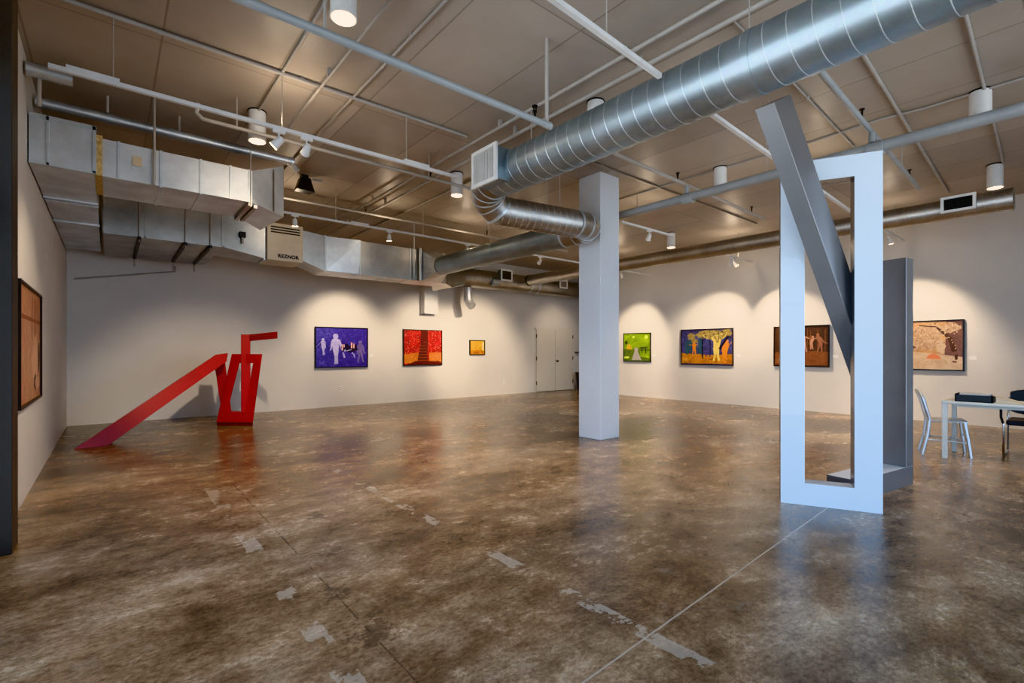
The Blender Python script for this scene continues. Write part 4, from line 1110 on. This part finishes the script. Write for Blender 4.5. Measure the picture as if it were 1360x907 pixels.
# left wall picture
pm = [pic_mat('ochre_ground', [(0.3, (0.26, 0.10, 0.045)), (0.55, (0.46, 0.20, 0.09)), (0.75, (0.60, 0.32, 0.17))], 9), simple('picture_rust', (0.22, 0.06, 0.02), 0.5), simple('picture_peach', (0.62, 0.36, 0.24), 0.5), simple('picture_umber', (0.05, 0.03, 0.02), 0.5)]
sh_ = [(1, [(0, 0.72), (1, 0.72), (1, 0.75), (0, 0.76)])] + [(1, [(x, 0.55), (x + 0.03, 0.55), (x + 0.03, 0.95), (x, 0.95)]) for x in (0.55, 0.68, 0.75, 0.86)] + [(2, blob(0.72, 0.36, 0.16, 0.22)), (3, blob(0.92, 0.38, 0.05, 0.16)), (3, blob(0.72, 0.16, 0.06, 0.08)), (2, blob(0.85, 0.14, 0.12, 0.06))]
picture('orange brown picture on the left wall partly hidden by the pilaster', 'left', 5.55, 7.15, 0.87, 1.94, pm, sh_)

# wall labels and outlets
def wall_card(label, wall, c, z, w=0.10, h=0.065):
    if wall == 'back': a, b = (c - w / 2, YB - 0.006, z - h / 2), (c + w / 2, YB - 0.001, z + h / 2)
    else: a, b = (XR - 0.006, c - w / 2, z - h / 2), (XR - 0.001, c + w / 2, z + h / 2)
    return tag(boxobj('caption_sign', a, b, M['card']), label, 'caption card', 'small white caption cards')
wall_card('small white caption card right of the blue picture', 'back', 5.14, 1.24)
wall_card('small white caption card right of the red picture', 'back', 7.36, 1.24)
wall_card('small white caption card right of the green picture', 'right', 8.19, 1.235)
wall_card('small white caption card right of the dark blue and amber picture', 'right', 5.74, 1.245)
wall_card('small white caption card right of the brown picture behind the slanted beam', 'right', 3.63, 1.238)
wall_card('small white caption card right of the sepia picture', 'right', 1.45, 1.23)
def outlet(label, x, z):
    t = thing('wall_outlet', label, 'outlet', (x, YB, z))
    boxobj('cover_plate', (-0.04, -0.008, -0.06), (0.04, -0.001, 0.06), M['card'], t, 0.002)
    for dz in (-0.025, 0.025):
        boxobj('socket', (-0.016, -0.0095, dz - 0.013), (0.016, -0.0082, dz + 0.013), M['pipe'], t)
outlet('white wall outlet low on back wall below the blue picture', 4.36, 0.437)
outlet('white wall outlet low on back wall left of the double doors', 9.49, 0.40)
tag(boxobj('wall_ledge', (12.72, YB - 0.08, 1.29), (13.3, YB - 0.002, 1.335), M['brass']), 'dark narrow ledge on the wall between the doors and the column', 'ledge')

# trash bin half hidden by the column
t = thing('trash_bin', 'black trash bin on the floor half hidden behind the column', 'bin', (12.56, 11.36, 0))
q = MB(); q.tube([(0, 0, 0), (0, 0, 0.60)], [0.16, 0.225], 28, True); q.build('bucket', M['black'], t)
q = MB(); q.ring((0, 0, 0.61), (0, 0, 1), 0.225, 0.04, 0.012, 28); q.build('rim', M['black'], t)
tg_ = MB(); tg_.box((-0.24, -0.07, 0.50), (-0.215, 0.07, 0.53)); tg_.build('handle', M['black'], t)

# ------------------------------------------------------------------ table and chairs at right
t = thing('work_table', 'pale metal table with square legs at the right edge', 'table', (8.12, 1.26, 0))
q = MB(); q.box((0, -1.60, 0.69), (0.70, 0, 0.725)); q.build('tabletop', M['tabletop'], t, 0.008)
q = MB(); q.box((0.10, -1.50, 0.655), (0.12, -0.10, 0.69)); q.box((0.58, -1.50, 0.655), (0.60, -0.10, 0.69)); q.box((0.12, -0.12, 0.655), (0.58, -0.10, 0.69)); q.build('apron', M['tabletop'], t)
for (x, y) in ((0.004, -0.054), (0.646, -0.054), (0.004, -1.596), (0.646, -1.596)):
    q = MB(); q.box((x, y, 0.0), (x + 0.05, y + 0.05, 0.69)); lg = q.build('leg', M['tabletop'], t, 0.004)
# aluminium chair
t = thing('metal_chair', 'brushed aluminium chair with slatted back tucked under the table end', 'chair', (8.47, 1.28, 0), math.radians(16))
# local: faces -Y
q = MB()
q.hexa([(-0.19, -0.20, 0.435), (0.19, -0.20, 0.435), (0.175, 0.19, 0.43), (-0.175, 0.19, 0.43), (-0.19, -0.20, 0.465), (0.19, -0.20, 0.465), (0.175, 0.19, 0.455), (-0.175, 0.19, 0.455)])
q.build('seat', M['alum'], t, 0.012)
for s in (-1, 1):
    q = MB(); q.tube([(s * 0.17, -0.17, 0.445), (s * 0.185, -0.20, 0.22), (s * 0.195, -0.225, 0.0)], [0.020, 0.019, 0.017], 10); q.build('leg', M['alum'], t)
    q = MB(); q.tube([(s * 0.165, 0.17, 0.455), (s * 0.175, 0.19, 0.25), (s * 0.185, 0.245, 0.0)], [0.020, 0.019, 0.017], 10); q.build('leg', M['alum'], t)
q = MB()
pa = [V((-0.165, 0.17, 0.44)), V((-0.175, 0.195, 0.56)), V((-0.19, 0.235, 0.72)), V((-0.165, 0.262, 0.79)), V((-0.07, 0.285, 0.825)), V((0.07, 0.285, 0.825)), V((0.165, 0.262, 0.79)), V((0.19, 0.235, 0.72)), V((0.175, 0.195, 0.56)), V((0.165, 0.17, 0.44))]
q.tube(pa, 0.019, 10); q.build('back_frame', M['alum'], t)
for x in (-0.085, 0.0, 0.085):
    q = MB(); q.bar((x * 0.9, 0.182, 0.45), (x, 0.283, 0.82), 0.038, 0.010, (0, 1, 0)); q.build('back_slat', M['alum'], t)
q = MB()
q.tube([(-0.187, -0.205, 0.19), (-0.178, 0.205, 0.20)], 0.010, 8); q.tube([(0.187, -0.205, 0.19), (0.178, 0.205, 0.20)], 0.010, 8)
q.tube([(-0.188, -0.205, 0.25), (0.188, -0.205, 0.25)], 0.010, 8); q.tube([(-0.178, 0.2, 0.25), (0.178, 0.2, 0.25)], 0.010, 8)
q.split('stretcher', M['alum'], t)
# black guest chair
t = thing('guest_chair', 'black upholstered chair with chrome sled legs behind the table', 'chair', (9.12, 0.50, 0), 0)
# local: faces -X (towards the table)
q = MB(); q.box((-0.24, -0.25, 0.40), (0.22, 0.25, 0.47)); q.build('seat', M['seatblack'], t, 0.025)
q = MB(); n = 8
vs = []
for k in range(n + 1):
    y = -0.25 + 0.5 * k / n; cx = 0.27 + 0.05 * (1 - (2 * k / n - 1) ** 2)
    top = 0.84 - 0.035 * abs(2 * k / n - 1) ** 3
    bot = 0.50 + 0.05 * abs(2 * k / n - 1) ** 3
    vs += [(cx - 0.04, y, bot), (cx + 0.01, y, bot), (cx + 0.05, y, top), (cx, y, top)]
fs = []
for k in range(n):
    o = k * 4
    for i in range(4): fs.append((o + i, o + (i + 1) % 4, o + 4 + (i + 1) % 4, o + 4 + i))
fs += [(0, 1, 2, 3), (n * 4 + 3, n * 4 + 2, n * 4 + 1, n * 4)]
q.add(vs, fs, 0, False); q.build('backrest', M['seatblack'], t, 0.012)
for s in (-1, 1):
    q = MB(); q.tube([(-0.22, s * 0.27, 0.42), (-0.25, s * 0.27, 0.03), (-0.22, s * 0.27, 0.012), (0.22, s * 0.27, 0.012), (0.25, s * 0.27, 0.03), (0.22, s * 0.27, 0.42), (0.31, s * 0.262, 0.72)], 0.012, 10); q.build('sled_leg', M['chrome'], t)
    q = MB(); q.tube([(-0.22, s * 0.275, 0.42), (-0.27, s * 0.29, 0.50), (-0.27, s * 0.29, 0.60), (-0.22, s * 0.285, 0.635), (0.26, s * 0.275, 0.635)], 0.014, 8); q.build('armrest', M['black'], t)
# things on the table
t = thing('document_tray', 'black document tray holding loose papers on the pale table', 'tray', (8.17, 0.80, 0.725))
q = MB(); q.box((0, 0, 0), (0.30, 0.34, 0.008)); q.box((0, 0, 0), (0.012, 0.34, 0.085)); q.box((0.288, 0, 0), (0.30, 0.34, 0.085)); q.box((0, 0, 0), (0.30, 0.012, 0.085)); q.box((0, 0.328, 0), (0.30, 0.34, 0.095)); q.build('tray_body', M['black'], t)
tag(boxobj('paper_stack', (8.19, 0.83, 0.733), (8.45, 1.10, 0.828), M['paper']), 'grey stack of papers lying in the black document tray', 'papers')
q = MB(); q.bar((8.22, 0.80, 0.822), (8.19, 0.52, 0.737), 0.045, 0.016)
tag(q.build('wooden_ruler', M['cream']), 'cream strip leaning from the black tray onto the table', 'strip')

# ------------------------------------------------------------------ light, world, camera
w = bpy.data.worlds.new('daylight'); SC.world = w; w.use_nodes = True
nt = w.node_tree
bg = nt.nodes['Background']
tc = nt.nodes.new('ShaderNodeTexCoord'); sx = nt.nodes.new('ShaderNodeSeparateXYZ'); nt.links.new(tc.outputs['Generated'], sx.inputs[0])
r = ramp(nt, [(0.0, (0.62, 0.62, 0.60)), (0.46, (0.66, 0.76, 0.86)), (0.52, (0.50, 0.72, 1.0)), (1.0, (0.32, 0.56, 1.0))])
mr = nt.nodes.new('ShaderNodeMapRange'); mr.inputs[1].default_value = -1; nt.links.new(sx.outputs[2], mr.inputs[0]); nt.links.new(mr.outputs[0], r.inputs[0])
nt.links.new(r.outputs[0], bg.inputs['Color'])
bg.inputs['Strength'].default_value = 3.4

def area(name, loc, rot, sx_, sy_, energy, col, portal=False):
    l = bpy.data.lights.new(name, 'AREA'); l.shape = 'RECTANGLE'; l.size = sx_; l.size_y = sy_; l.energy = energy; l.color = col
    if portal: l.cycles.is_portal = True
    o = bpy.data.objects.new(name, l); COL.objects.link(o); o.location = loc; o.rotation_euler = rot
    return o
area('window_portal', (XL - 0.3, 0.9, 1.65), (0, -PI / 2, 0), 3.2, 7.2, 1, (1, 1, 1), True)
area('window_portal', (4.8, YF - 0.35, 1.7), (PI / 2, 0, 0), 6.4, 3.4, 1, (1, 1, 1), True)

cam = bpy.data.cameras.new('camera'); co = bpy.data.objects.new('camera', cam); COL.objects.link(co)
co.location = (0, 0, 1.35)
co.rotation_euler = (PI / 2, 0, -math.radians(39.66))
cam.sensor_width = 36.0; cam.sensor_fit = 'HORIZONTAL'
cam.lens = 36.0 * 644.0 / 1360.0
cam.shift_y = 13.1 / 1360.0
cam.clip_start = 0.05
SC.camera = co
SC.view_settings.view_transform = 'Khronos PBR Neutral'
SC.view_settings.exposure = 1.02
try:
    SC.cycles.max_bounces = 8; SC.cycles.diffuse_bounces = 5; SC.cycles.glossy_bounces = 4; SC.cycles.sample_clamp_indirect = 4.0
    SC.cycles.use_denoising = True
except Exception:
    pass
